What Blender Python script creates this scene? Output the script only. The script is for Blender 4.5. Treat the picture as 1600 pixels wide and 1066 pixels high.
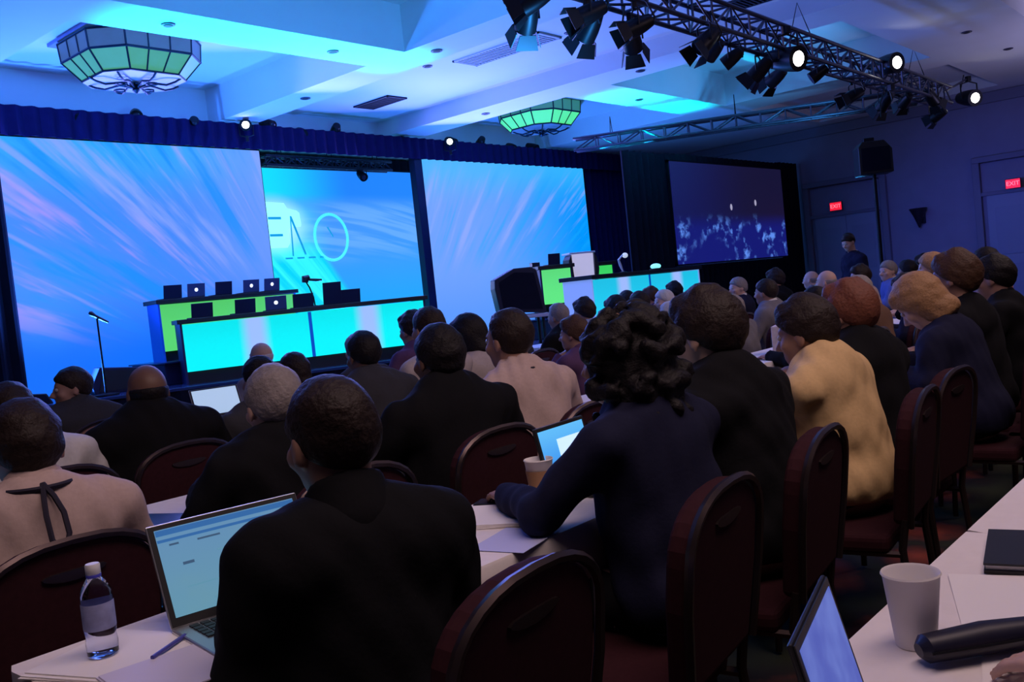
import bpy, bmesh, math, random
import numpy as np
from mathutils import Vector, Matrix, Euler
for o in list(bpy.data.objects):
    bpy.data.objects.remove(o)
SC = bpy.context.scene
COL = SC.collection
PI = math.pi
R = math.radians

# ------------------------------------------------------------------ camera, world, exposure
# room axes: +Y runs to the stage wall, +X runs along it to the right, z up; the photographer sits at x=0, y=0
cam = bpy.data.cameras.new('camera')
cam.sensor_width = 36.0
cam.lens = 1450.0 / 1600.0 * 36.0
cam.clip_start = 0.05
camo = bpy.data.objects.new('camera', cam)
COL.objects.link(camo)
rt = Vector((0.64932611, -0.75332372, -0.10430233))
dn = Vector((-0.10506097, 0.04697909, -0.9933555))
fw = Vector((0.75321829, 0.65596977, -0.04864017))
m = Matrix((rt, -dn, -fw)).transposed().to_4x4()
m.translation = (0, 0, 1.36)
camo.matrix_world = m
SC.camera = camo
SC.view_settings.view_transform = 'Standard'
SC.view_settings.look = 'None'
SC.view_settings.gamma = 1.0
SC.view_settings.use_curve_mapping = False
SC.view_settings.exposure = 0.0
W = bpy.data.worlds.new('dim_hall')
SC.world = W
W.use_nodes = True
W.node_tree.nodes['Background'].inputs[0].default_value = (0.30, 0.27, 0.55, 1)
W.node_tree.nodes['Background'].inputs[1].default_value = 0.016


def lamp(name, kind, loc, target, power, color, **kw):
    d = bpy.data.lights.new(name, kind)
    d.energy = power
    d.color = color
    for k, v in kw.items():
        setattr(d, k, v)
    o = bpy.data.objects.new(name, d)
    COL.objects.link(o)
    o.location = loc
    o.rotation_euler = (Vector(target) - Vector(loc)).to_track_quat('-Z', 'Y').to_euler()
    return o


BLUE, CYAN, LAV, WARM = (0.035, 0.19, 1.0), (0.0, 0.80, 1.0), (0.40, 0.40, 1.0), (1.0, 0.72, 0.68)
# uplights on the stage floor washing the ceiling
lamp('uplight_left', 'SPOT', (5.4, 12.55, 0.8), (5.6, 10.6, 4.6), 2300, BLUE, spot_size=R(130), spot_blend=0.8, shadow_soft_size=0.2)
lamp('uplight_mid', 'SPOT', (9.6, 12.0, 1.0), (8.6, 9.5, 4.6), 900, BLUE, spot_size=R(140), spot_blend=0.8, shadow_soft_size=0.2)
lamp('uplight_right', 'SPOT', (14.0, 12.0, 1.0), (14.2, 10.0, 4.6), 1000, BLUE, spot_size=R(130), spot_blend=0.8, shadow_soft_size=0.2)
# added narrow cyan area lights without fixtures, shaped to reach only the soffit strips
lamp('soffit_fill_left', 'AREA', (6.9, 12.1, 1.9), (6.9, 9.06, 4.6), 42, CYAN, shape='RECTANGLE', size=4.0, size_y=0.06, spread=R(14))
lamp('soffit_fill_right', 'AREA', (14.8, 12.1, 1.9), (14.9, 8.98, 4.6), 36, CYAN, shape='RECTANGLE', size=3.0, size_y=0.06, spread=R(14))
# added washes, no fixtures: lavender on flat ceiling, blue into coffers, side wall
lamp('wash_mid', 'SPOT', (11.0, 12.2, 1.7), (10.6, 7.6, 4.9), 620, LAV, spot_size=R(95), spot_blend=0.9, shadow_soft_size=0.2)
lamp('wash_coffer', 'SPOT', (6.2, 4.2, 2.2), (6.6, 7.9, 4.9), 620, (0.04, 0.36, 0.95), spot_size=R(100), spot_blend=0.9, shadow_soft_size=0.2)
lamp('wash_coffer_right', 'SPOT', (14.9, 5.4, 2.4), (14.9, 7.6, 4.9), 420, (0.05, 0.40, 0.95), spot_size=R(105), spot_blend=0.9, shadow_soft_size=0.2)
lamp('wash_right', 'SPOT', (17.2, 0.6, 2.2), (17.2, 1.6, 4.6), 330, (0.55, 0.50, 0.95), spot_size=R(140), spot_blend=0.9, shadow_soft_size=0.3)
lamp('wall_wash', 'SPOT', (17.5, 5.6, 2.4), (22.0, 4.6, 1.0), 190, (0.12, 0.16, 1.0), spot_size=R(110), spot_blend=0.9, shadow_soft_size=0.3)
# stage wash falling from the stage side on the faces of the audience
lamp('stage_wash_left', 'AREA', (7.5, 11.8, 3.9), (2.5, 2.5, 0.9), 230, (0.20, 0.22, 1.0), shape='RECTANGLE', size=4.0, size_y=0.3)
lamp('stage_wash_right', 'AREA', (13.0, 11.8, 3.9), (7.0, 2.5, 0.9), 230, (0.20, 0.22, 1.0), shape='RECTANGLE', size=4.0, size_y=0.3)
# dim warm house light over the back of the hall
lamp('house_light', 'AREA', (2.0, 0.4, 4.5), (2.6, 2.2, 0.9), 80, WARM, shape='RECTANGLE', size=5.0, size_y=2.0, spread=R(120))
lamp('house_light_right', 'AREA', (8.0, 0.6, 4.5), (8.0, 3.0, 0.9), 70, WARM, shape='RECTANGLE', size=5.0, size_y=2.0, spread=R(120))


# ------------------------------------------------------------------ materials
def newmat(name):
    mt = bpy.data.materials.new(name)
    mt.use_nodes = True
    nt = mt.node_tree
    return mt, nt, nt.nodes['Principled BSDF']


def lin(c):
    return tuple(((v / 255.0 + 0.055) / 1.055) ** 2.4 if v / 255.0 > 0.04045 else v / 255.0 / 12.92 for v in c)


def mat(name, col, rough=0.6, metal=0.0, noise=0.0, scale=20.0, bump=0.0, emit=None, es=1.0, sheen=0.0, trans=0.0, ior=1.45, spec=0.5):
    mt, nt, b = newmat(name)
    b.inputs['Base Color'].default_value = (*col, 1)
    b.inputs['Roughness'].default_value = rough
    b.inputs['Metallic'].default_value = metal
    b.inputs['IOR'].default_value = ior
    b.inputs['Specular IOR Level'].default_value = spec
    if trans:
        b.inputs['Transmission Weight'].default_value = trans
    if sheen:
        b.inputs['Sheen Weight'].default_value = sheen
    if emit:
        b.inputs['Emission Color'].default_value = (*emit, 1)
        b.inputs['Emission Strength'].default_value = es
    if noise or bump:
        tc = nt.nodes.new('ShaderNodeTexCoord')
        nz = nt.nodes.new('ShaderNodeTexNoise')
        nz.inputs['Scale'].default_value = scale
        nz.inputs['Detail'].default_value = 5
        nt.links.new(tc.outputs['Object'], nz.inputs['Vector'])
        if noise:
            mx = nt.nodes.new('ShaderNodeMix')
            mx.data_type = 'RGBA'
            mx.inputs[6].default_value = (*[c * (1 - noise) for c in col], 1)
            mx.inputs[7].default_value = (*[min(1, c * (1 + noise)) for c in col], 1)
            nt.links.new(nz.outputs['Fac'], mx.inputs[0])
            nt.links.new(mx.outputs[2], b.inputs['Base Color'])
        if bump:
            bp = nt.nodes.new('ShaderNodeBump')
            bp.inputs['Strength'].default_value = bump
            bp.inputs['Distance'].default_value = 0.01
            nt.links.new(nz.outputs['Fac'], bp.inputs['Height'])
            nt.links.new(bp.outputs[0], b.inputs['Normal'])
    return mt


class G:
    """tiny expression helper for emissive picture materials"""
    def __init__(s, name, strength=1.0):
        s.mt, s.nt, b = newmat(name)
        s.b = b
        b.inputs['Base Color'].default_value = (0.02, 0.02, 0.03, 1)
        b.inputs['Roughness'].default_value = 0.6
        b.inputs['Emission Strength'].default_value = strength
        tc = s.nt.nodes.new('ShaderNodeTexCoord')
        sp = s.nt.nodes.new('ShaderNodeSeparateXYZ')
        s.nt.links.new(tc.outputs['Object'], sp.inputs[0])
        s.x, s.y, s.z = sp.outputs

    def put(s, sock, v):
        if isinstance(v, (int, float)):
            sock.default_value = v
        elif isinstance(v, tuple):
            sock.default_value = (*v, 1) if len(v) == 3 else v
        else:
            s.nt.links.new(v, sock)

    def m(s, op, a, b=0.0, c=0.0):
        n = s.nt.nodes.new('ShaderNodeMath')
        n.operation = op
        s.put(n.inputs[0], a); s.put(n.inputs[1], b); s.put(n.inputs[2], c)
        return n.outputs[0]

    def vec(s, a, b, c=0.0):
        n = s.nt.nodes.new('ShaderNodeCombineXYZ')
        s.put(n.inputs[0], a); s.put(n.inputs[1], b); s.put(n.inputs[2], c)
        return n.outputs[0]

    def noise(s, v, scale=1.0, detail=3.0, rough=0.55):
        n = s.nt.nodes.new('ShaderNodeTexNoise')
        s.put(n.inputs['Vector'], v)
        n.inputs['Scale'].default_value = scale
        n.inputs['Detail'].default_value = detail
        n.inputs['Roughness'].default_value = rough
        return n.outputs['Fac']

    def step(s, v, a, b):
        n = s.nt.nodes.new('ShaderNodeMapRange')
        n.interpolation_type = 'SMOOTHSTEP'
        s.put(n.inputs[0], v); s.put(n.inputs[1], a); s.put(n.inputs[2], b)
        return n.outputs[0]

    def mix(s, f, a, b):
        n = s.nt.nodes.new('ShaderNodeMix')
        n.data_type = 'RGBA'
        s.put(n.inputs[0], f); s.put(n.inputs[6], a); s.put(n.inputs[7], b)
        return n.outputs[2]

    def polar(s, x0, z0):
        dx = s.m('SUBTRACT', s.x, x0)
        dz = s.m('SUBTRACT', s.z, z0)
        an = s.m('ARCTAN2', dz, dx)
        r = s.m('SQRT', s.m('ADD', s.m('MULTIPLY', dx, dx), s.m('MULTIPLY', dz, dz)))
        return an, r

    def out(s, c):
        s.put(s.b.inputs['Emission Color'], c)
        return s.mt


# ------------------------------------------------------------------ mesh builder
class MB:
    def __init__(s):
        s.v = []
        s.f = []

    def add(s, vs, fs, M=None):
        o = len(s.v)
        for p in vs:
            p = Vector(p)
            s.v.append(tuple(M @ p) if M is not None else tuple(p))
        s.f += [tuple(i + o for i in f) for f in fs]
        return s

    def box(s, c, d, M=None, taper=1.0):
        x, y, z = d[0] / 2, d[1] / 2, d[2] / 2
        vs = []
        for k, zz in ((1, -z), (taper, z)):
            vs += [(c[0] - x * k, c[1] - y * k, c[2] + zz), (c[0] + x * k, c[1] - y * k, c[2] + zz), (c[0] + x * k, c[1] + y * k, c[2] + zz), (c[0] - x * k, c[1] + y * k, c[2] + zz)]
        return s.add(vs, [(3, 2, 1, 0), (4, 5, 6, 7), (0, 1, 5, 4), (1, 2, 6, 5), (2, 3, 7, 6), (3, 0, 4, 7)], M)

    def tube(s, pts, r, n=8, closed=False, M=None):
        pts = [Vector(p) for p in pts]
        k = len(pts)
        rs = r if isinstance(r, (list, tuple)) else [r] * k
        vs, fs = [], []
        up = None
        for i, p in enumerate(pts):
            if closed:
                t = pts[(i + 1) % k] - pts[i - 1]
            else:
                t = pts[min(i + 1, k - 1)] - pts[max(i - 1, 0)]
            t = t.normalized() if t.length > 1e-9 else Vector((0, 0, 1))
            if up is None:
                up = t.orthogonal().normalized()
            else:
                up = up - t * up.dot(t)
                up = up.normalized() if up.length > 1e-6 else t.orthogonal().normalized()
            sd = t.cross(up)
            for j in range(n):
                a = 2 * PI * j / n
                vs.append(p + (up * math.cos(a) + sd * math.sin(a)) * rs[i])
        for i in range(k if closed else k - 1):
            for j in range(n):
                a, b = i * n, ((i + 1) % k) * n
                fs.append((a + j, a + (j + 1) % n, b + (j + 1) % n, b + j))
        if not closed:
            fs.append(tuple(range(n - 1, -1, -1)))
            fs.append(tuple((k - 1) * n + j for j in range(n)))
        return s.add(vs, fs, M)

    def cyl(s, a, b, r0, r1=None, n=16, M=None):
        return s.tube([a, b], [r0, r0 if r1 is None else r1], n, False, M)

    def lathe(s, prof, n=24, M=None, cap=True):
        vs, fs = [], []
        for r, z in prof:
            for j in range(n):
                a = 2 * PI * j / n
                vs.append((r * math.cos(a), r * math.sin(a), z))
        k = len(prof)
        for i in range(k - 1):
            for j in range(n):
                fs.append((i * n + j, i * n + (j + 1) % n, (i + 1) * n + (j + 1) % n, (i + 1) * n + j))
        if cap:
            fs.append(tuple(range(n - 1, -1, -1)))
            fs.append(tuple((k - 1) * n + j for j in range(n)))
        return s.add(vs, fs, M)

    def prism(s, poly, y0, y1, M=None):
        """polygon in x,z extruded along y"""
        n = len(poly)
        vs = [(p[0], y0, p[1]) for p in poly] + [(p[0], y1, p[1]) for p in poly]
        fs = [tuple(range(n)), tuple(range(2 * n - 1, n - 1, -1))]
        for i in range(n):
            j = (i + 1) % n
            fs.append((j, i, i + n, j + n))
        return s.add(vs, fs, M)

    def slab(s, poly, z0, z1, M=None):
        n = len(poly)
        vs = [(p[0], p[1], z0) for p in poly] + [(p[0], p[1], z1) for p in poly]
        fs = [tuple(range(n - 1, -1, -1)), tuple(range(n, 2 * n))]
        for i in range(n):
            j = (i + 1) % n
            fs.append((i, j, j + n, i + n))
        return s.add(vs, fs, M)

    def ell(s, c, r, n=16, k=10, M=None):
        vs, fs = [], []
        for i in range(k + 1):
            t = PI * i / k
            for j in range(n):
                a = 2 * PI * j / n
                vs.append((c[0] + r[0] * math.sin(t) * math.cos(a), c[1] + r[1] * math.sin(t) * math.sin(a), c[2] - r[2] * math.cos(t)))
        for i in range(k):
            for j in range(n):
                fs.append((i * n + j, i * n + (j + 1) % n, (i + 1) * n + (j + 1) % n, (i + 1) * n + j))
        return s.add(vs, fs, M)

    def build(s, name, mt, parent=None, smooth=False, bevel=0.0, seg=2, loc=None, rz=0.0):
        me = bpy.data.meshes.new(name)
        me.from_pydata(s.v, [], s.f)
        bm = bmesh.new()
        bm.from_mesh(me)
        bmesh.ops.remove_doubles(bm, verts=bm.verts, dist=1e-5)
        bmesh.ops.recalc_face_normals(bm, faces=bm.faces)
        bm.to_mesh(me)
        bm.free()
        me.materials.append(mt)
        o = bpy.data.objects.new(name, me)
        COL.objects.link(o)
        if parent is not None:
            o.parent = parent
        if loc is not None:
            o.location = loc
        o.rotation_euler.z = rz
        if smooth:
            me.polygons.foreach_set('use_smooth', [True] * len(me.polygons))
            try:
                me.set_sharp_from_angle(angle=R(42))
            except Exception:
                pass
        if bevel:
            b = o.modifiers.new('bevel', 'BEVEL')
            b.width = bevel
            b.segments = seg
            b.limit_method = 'ANGLE'
        return o


def tag(o, label=None, cat=None, group=None, kind=None):
    if label: o['label'] = label
    if cat: o['category'] = cat
    if group: o['group'] = group
    if kind: o['kind'] = kind
    return o


def thing(name, label, cat, loc=(0, 0, 0), rz=0.0, group=None):
    o = bpy.data.objects.new(name, None)
    COL.objects.link(o)
    o.empty_display_size = 0.1
    o.location = loc
    o.rotation_euler = (0, 0, rz)
    return tag(o, label, cat, group)


def struct(o):
    o['kind'] = 'structure'
    return o


def copy_thing(o, loc, rz=0.0, label=None, group=None):
    c = o.copy()
    COL.objects.link(c)
    c.location = loc
    c.rotation_euler = (0, 0, rz)
    if label: c['label'] = label
    if group: c['group'] = group
    for ch in o.children:
        d = ch.copy()
        COL.objects.link(d)
        d.parent = c
        for g in ch.children:
            e = g.copy()
            COL.objects.link(e)
            e.parent = d
    return c


# common materials
M_CEIL = mat('ceiling_paint', (0.72, 0.72, 0.74), 0.85, noise=0.04, scale=2)
M_WALL = mat('wall_covering', (0.30, 0.27, 0.36), 0.8, noise=0.12, scale=3)
M_TRIM = mat('wall_trim', (0.22, 0.20, 0.27), 0.6)
M_DOOR = mat('door_paint', (0.34, 0.35, 0.46), 0.6)
M_BLACK = mat('black_velour', (0.012, 0.011, 0.02), 0.95, spec=0.1, noise=0.2, scale=8)
M_INDIGO = mat('indigo_velour', (0.018, 0.012, 0.075), 0.95, spec=0.1, noise=0.2, scale=8)
M_MBLACK = mat('black_metal', (0.018, 0.018, 0.024), 0.42, 0.6)
M_PBLACK = mat('black_plastic', (0.015, 0.015, 0.018), 0.45)
M_SILVER = mat('silver_aluminium', (0.55, 0.55, 0.58), 0.35, 0.9)
M_STEEL = mat('stage_rigging_metal', (0.10, 0.10, 0.14), 0.4, 0.85)
M_CLOTH = mat('white_tablecloth_linen', (0.80, 0.74, 0.74), 0.85, noise=0.05, scale=30, bump=0.1)
M_PAPER = mat('white_paper', (0.86, 0.82, 0.82), 0.8)
M_BURG = mat('burgundy_upholstery', (0.034, 0.009, 0.013), 0.85, noise=0.3, scale=60, spec=0.15)
M_TAN = mat('tan_upholstery', (0.26, 0.15, 0.12), 0.8, noise=0.2, scale=60, spec=0.15)
M_BRASS = mat('bronze_frame_metal', (0.07, 0.05, 0.05), 0.35, 0.8)
M_WHITE = mat('white_plastic', (0.8, 0.8, 0.82), 0.5)
M_LAMP = mat('lit_lamp_lens', (1, 1, 1), 0.3, emit=(1.0, 0.97, 0.9), es=14.0)
M_LENS = mat('dark_lamp_lens', (0.05, 0.05, 0.09), 0.08, 0.2)
M_WOOD = mat('table_plywood', (0.25, 0.17, 0.11), 0.7, noise=0.3, scale=8)

# ------------------------------------------------------------------ the setting: ceiling, floor, walls, doors
CX = [-4, 4.5, 8.44, 9.1, 12.05, 12.85, 16.8, 17.8, 21.3, 22.3]
CY = [-6, -2, 3.0, 3.9, 4.7, 8.5, 8.65, 9.4, 13.3, 16]


def ceil_h(x, y):
    if 4.5 < x < 8.44:
        if 3.9 < y < 8.65: return 5.2
        if 9.4 < y < 13.3: return 5.15
    if 9.1 < x < 12.05 and -2 < y < 13.3: return 4.88
    if 12.85 < x < 16.8:
        if 4.7 < y < 8.5: return 5.2
        if 9.4 < y < 13.3: return 5.05
        if -2 < y < 3.0: return 5.1
    if 17.8 < x < 21.3:
        if 4.7 < y < 8.5: return 4.85
        if -2 < y < 3.0: return 5.1
    return 4.6


cb = MB()
hh = {}
for i in range(len(CX) - 1):
    for j in range(len(CY) - 1):
        hh[i, j] = ceil_h((CX[i] + CX[i + 1]) / 2, (CY[j] + CY[j + 1]) / 2)
        z = hh[i, j]
        cb.add([(CX[i], CY[j], z), (CX[i + 1], CY[j], z), (CX[i + 1], CY[j + 1], z), (CX[i], CY[j + 1], z)], [(3, 2, 1, 0)])
for (i, j), z in hh.items():
    if (i + 1, j) in hh and hh[i + 1, j] != z:
        x = CX[i + 1]; z2 = hh[i + 1, j]
        cb.add([(x, CY[j], z), (x, CY[j + 1], z), (x, CY[j + 1], z2), (x, CY[j], z2)], [(0, 1, 2, 3)])
    if (i, j + 1) in hh and hh[i, j + 1] != z:
        y = CY[j + 1]; z2 = hh[i, j + 1]
        cb.add([(CX[i], y, z), (CX[i + 1], y, z), (CX[i + 1], y, z2), (CX[i], y, z2)], [(0, 1, 2, 3)])
cb.box((9.15, 5, 5.5), (26.3, 22, 0.2))
struct(cb.build('ceiling', M_CEIL))

# patterned carpet
mt, nt, b = newmat('patterned_carpet')
tc = nt.nodes.new('ShaderNodeTexCoord')
vo = nt.nodes.new('ShaderNodeTexVoronoi'); vo.inputs['Scale'].default_value = 2.6
n2 = nt.nodes.new('ShaderNodeTexNoise'); n2.inputs['Scale'].default_value = 7; n2.inputs['Detail'].default_value = 4
nt.links.new(tc.outputs['Object'], n2.inputs['Vector'])
mv = nt.nodes.new('ShaderNodeMix'); mv.data_type = 'RGBA'; mv.inputs[0].default_value = 0.12
nt.links.new(tc.outputs['Object'], mv.inputs[6]); nt.links.new(n2.outputs['Color'], mv.inputs[7])
nt.links.new(mv.outputs[2], vo.inputs['Vector'])
rp = nt.nodes.new('ShaderNodeValToRGB')
rp.color_ramp.elements[0].position = 0.12; rp.color_ramp.elements[0].color = (0.50, 0.09, 0.04, 1)
rp.color_ramp.elements[1].position = 0.42; rp.color_ramp.elements[1].color = (0.025, 0.022, 0.02, 1)
e = rp.color_ramp.elements.new(0.27); e.color = (0.24, 0.05, 0.03, 1)
e = rp.color_ramp.elements.new(0.62); e.color = (0.035, 0.045, 0.02, 1)
nt.links.new(vo.outputs['Distance'], rp.inputs[0])
nt.links.new(rp.outputs[0], b.inputs['Base Color'])
b.inputs['Roughness'].default_value = 0.95
struct(MB().slab([(-4, -6), (22.3, -6), (22.3, 16), (-4, 16)], -0.15, 0).build('floor', mt))
struct(MB().box((22.15, 5, 2.3), (0.3, 22, 4.6)).build('wall_right', M_WALL))
struct(MB().box((9, 15.9, 2.3), (26.6, 0.2, 4.6)).build('wall_front', M_WALL))
struct(MB().box((21.95, 5, 4.48), (0.1, 21, 0.22)).build('trim_1', M_TRIM))
struct(MB().box((21.98, 5, 0.09), (0.05, 21, 0.18)).build('baseboard_right', M_TRIM))


def door(n, y0, y1, zt, alc):
    d = struct(MB().box((21.96, (y0 + y1) / 2, zt / 2), (0.06, y1 - y0, zt), None).build('door_%d' % n, M_DOOR, bevel=0.006))
    s = MB()
    s.box((21.92, (y0 + y1) / 2, zt / 2), (0.02, 0.012, zt))
    for y in ((y0 * 3 + y1) / 4, (y0 + 3 * y1) / 4):
        s.box((21.925, y, zt * 0.68), (0.012, (y1 - y0) * 0.34, zt * 0.42))
        s.box((21.925, y, zt * 0.23), (0.012, (y1 - y0) * 0.34, zt * 0.32))
    s.build('door_panel', mat('door_panel_paint_%d' % n, (0.31, 0.32, 0.43), 0.55), d, bevel=0.004)
    h = MB()
    for sg in (-1, 1):
        h.tube([(21.93, (y0 + y1) / 2 + sg * 0.06, 1.0), (21.86, (y0 + y1) / 2 + sg * 0.06, 1.0), (21.86, (y0 + y1) / 2 + sg * 0.16, 1.0)], 0.011)
    h.build('door_handle', M_SILVER, d, True)
    f = MB()
    za = zt + alc
    for y in (y0 - 0.16, y1 + 0.16):
        f.box((21.94, y, za / 2), (0.12, 0.14, za))
    f.box((21.94, (y0 + y1) / 2, za + 0.06), (0.12, y1 - y0 + 0.46, 0.12))
    f.box((21.95, (y0 + y1) / 2, zt + 0.04), (0.1, y1 - y0 + 0.2, 0.08))
    struct(f.build('trim_%d' % (n + 1), M_TRIM, bevel=0.01))


door(1, 7.55, 9.05, 2.43, 0.75)
door(2, 3.35, 5.25, 2.42, 0.72)


def text_mesh(name, txt, size, mt, parent, loc, rot, depth=0.004):
    cu = bpy.data.curves.new(name, 'FONT')
    cu.body = txt
    cu.size = size
    cu.extrude = depth
    cu.align_x = 'CENTER'
    cu.align_y = 'CENTER'
    o = bpy.data.objects.new(name + '_curve', cu)
    COL.objects.link(o)
    bpy.context.view_layer.update()
    me = bpy.data.meshes.new_from_object(o.evaluated_get(bpy.context.evaluated_depsgraph_get()))
    bpy.data.objects.remove(o)
    me.name = name
    me.materials.clear()
    me.materials.append(mt)
    q = bpy.data.objects.new(name, me)
    COL.objects.link(q)
    q.parent = parent
    q.location = loc
    q.rotation_euler = rot
    return q


M_EXIT = mat('red_exit_face', (0.4, 0.01, 0.02), 0.4, emit=(1.0, 0.015, 0.05), es=0.9)
M_EXITW = mat('exit_letter_glow', (0.9, 0.3, 0.3), 0.4, emit=(1.0, 0.16, 0.22), es=1.6)
for (y, z, lb) in ((8.48, 2.66, 'small red lit EXIT sign above the door beside the dark side screen'), (4.70, 2.60, 'small red lit EXIT sign above the door at the right edge of the photo')):
    t = thing('exit_sign', lb, 'exit sign', (21.86, y, z), -PI / 2)
    MB().box((0, 0, 0), (0.30, 0.05, 0.21)).build('housing', M_PBLACK, t, bevel=0.008)
    MB().box((0, -0.028, 0), (0.275, 0.008, 0.185)).build('sign_face', M_EXIT, t)
    MB().box((0, 0.06, 0.0), (0.06, 0.10, 0.06)).build('bracket', M_PBLACK, t)
    text_mesh('lettering', 'EXIT', 0.125, M_EXITW, t, (0, -0.034, 0), (PI / 2, 0, 0))

t = thing('wall_sconce', 'dark cone shaped sconce on the purple side wall between the two doors', 'wall lamp', (21.93, 6.6, 2.18))
MB().lathe([(0.015, -0.26), (0.05, -0.16), (0.12, 0.02), (0.19, 0.16), (0.185, 0.17), (0.11, 0.03)], 20, cap=False).build('lamp_shade', mat('dark_bronze', (0.03, 0.025, 0.04), 0.5, 0.4), t, True, loc=(-0.2, 0, 0))
MB().box((0.0, 0, -0.02), (0.14, 0.14, 0.3)).build('back_plate', M_MBLACK, t, bevel=0.01)
MB().tube([(-0.02, 0, -0.1), (-0.12, 0, -0.14), (-0.2, 0, -0.16)], 0.018).build('arm', M_MBLACK, t, True)

# ceiling vents, grilles and downlights
M_VENT = mat('dark_grille', (0.02, 0.02, 0.035), 0.7)
M_PVENT = mat('pale_grille', (0.50, 0.50, 0.56), 0.7)


def vent(x, y, z, w, d, mt, lb):
    t = thing('air_vent', lb, 'vent', (x, y, z))
    f = MB()
    for sg in (-1, 1):
        f.box((sg * w / 2, 0, -0.012), (0.03, d + 0.03, 0.024))
        f.box((0, sg * d / 2, -0.012), (w + 0.03, 0.03, 0.024))
    f.build('frame', mt, t)
    s = MB()
    k = int(d / 0.06)
    for i in range(k):
        s.box((0, -d / 2 + (i + 0.5) * d / k, -0.010), (w, 0.022, 0.018), None)
    s.build('slats', mt, t)
    MB().box((0, 0, -0.001), (w, d, 0.002)).build('backing', mt, t)


vent(10.9, 11.9, 4.88, 0.42, 0.85, M_VENT, 'dark square air vent in the ceiling just above the black stage valance')
vent(11.65, 5.25, 4.88, 0.42, 0.8, M_VENT, 'dark air vent in the ceiling behind the big lighting truss')
vent(10.4, 8.6, 4.88, 0.5, 1.6, M_PVENT, 'long pale air grille in the middle of the flat lavender ceiling')
M_DL = mat('dark_downlight', (0.05, 0.05, 0.09), 0.5)
dl = MB()
dlp = thing('ceiling_downlight', 'small dark round downlight set flush in the ceiling soffits', 'downlight', (7.6, 9.05, 4.6), 0, 'ceiling downlights')
MB().lathe([(0.075, 0), (0.075, -0.012), (0.055, -0.014)], 16).build('trim_ring', M_DL, dlp)
MB().lathe([(0.05, -0.014), (0.045, -0.02)], 12).build('bulb_face', M_VENT, dlp)
for (x, y, z) in ((5.4, 9.05, 4.6), (8.77, 8.4, 4.6), (8.78, 11.2, 4.6), (10.0, 9.8, 4.88), (10.6, 7.6, 4.88), (12.45, 10.9, 4.6), (12.5, 7.7, 4.6), (14.4, 8.95, 4.6), (17.3, 6.0, 4.6), (15.5, 3.8, 4.6), (17.6, 3.7, 4.6), (8.8, 6.9, 4.6), (9.6, 11.3, 4.88)):
    copy_thing(dlp, (x, y, z))

# ------------------------------------------------------------------ stage
mt, nt, b = newmat('glossy_stage_deck')
b.inputs['Base Color'].default_value = (0.03, 0.05, 0.13, 1)
b.inputs['Roughness'].default_value = 0.18
b.inputs['Specular IOR Level'].default_value = 0.8
M_DECK = mt
SP = [(4.1, 12.1), (6.2, 11.15), (9.75, 9.75), (10.1, 7.35), (14.25, 7.35), (14.25, 9.2), (14.0, 14.6), (4.1, 14.6)]
t = thing('stage_platform', 'low black skirted stage with a glossy deck in front of the glowing screens', 'stage')
MB().slab(SP, 0.58, 0.62).build('deck', M_DECK, t, bevel=0.004)
sk = MB()
c0 = (sum(p[0] for p in SP) / len(SP), sum(p[1] for p in SP) / len(SP))
pts = []
for i, p in enumerate(SP):
    q = SP[(i + 1) % len(SP)]
    L = math.dist(p, q)
    n = max(2, int(L / 0.06))
    nx, ny = (q[1] - p[1]) / L, -(q[0] - p[0]) / L
    for k in range(n):
        f = k / n
        w = 0.012 * math.sin(k * 1.7) - 0.02
        pts.append((p[0] + (q[0] - p[0]) * f + nx * w * (1 if (k > 0) else 0), p[1] + (q[1] - p[1]) * f + ny * w * (1 if k > 0 else 0)))
sk.slab(pts, 0.0, 0.578)
sk.build('skirt', M_BLACK, t)
t = thing('stage_riser', 'dark blue riser step under the back row green stage table', 'riser')
MB().box((7.85, 12.45, 0.77), (2.75, 0.94, 0.296)).build('riser_body', mat('blue_black_riser', (0.015, 0.015, 0.06), 0.6), t, bevel=0.01)
MB().box((7.85, 12.45, 0.93), (2.79, 1.04, 0.02)).build('riser_top', M_DECK, t)
t = thing('stage_riser', 'dark riser step under the green podium beside the white lectern', 'riser')
MB().box((12.5, 9.3, 0.77), (2.3, 1.2, 0.296)).build('riser_body', mat('dark_riser', (0.012, 0.012, 0.03), 0.6), t, bevel=0.01)
MB().box((12.5, 9.3, 0.93), (2.34, 1.24, 0.02)).build('riser_top', M_DECK, t)


# ------------------------------------------------------------------ projection screens
def screen(name, label, x0, x1, y, z0, z1, mt, cat='screen', bezel=0.05):
    t = thing(name, label, cat, (x0, y, z0))
    w, h = x1 - x0, z1 - z0
    MB().box((w / 2, 0.01, h / 2), (w, 0.02, h)).build('screen_fabric', mt, t)
    f = MB()
    for sx in (0, w):
        f.box((sx, 0.05, h / 2), (bezel, 0.06, h + bezel))
    for sz in (0, h):
        f.box((w / 2, 0.05, sz), (w + bezel, 0.06, bezel))
    f.build('frame', M_MBLACK, t)
    return t


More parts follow.
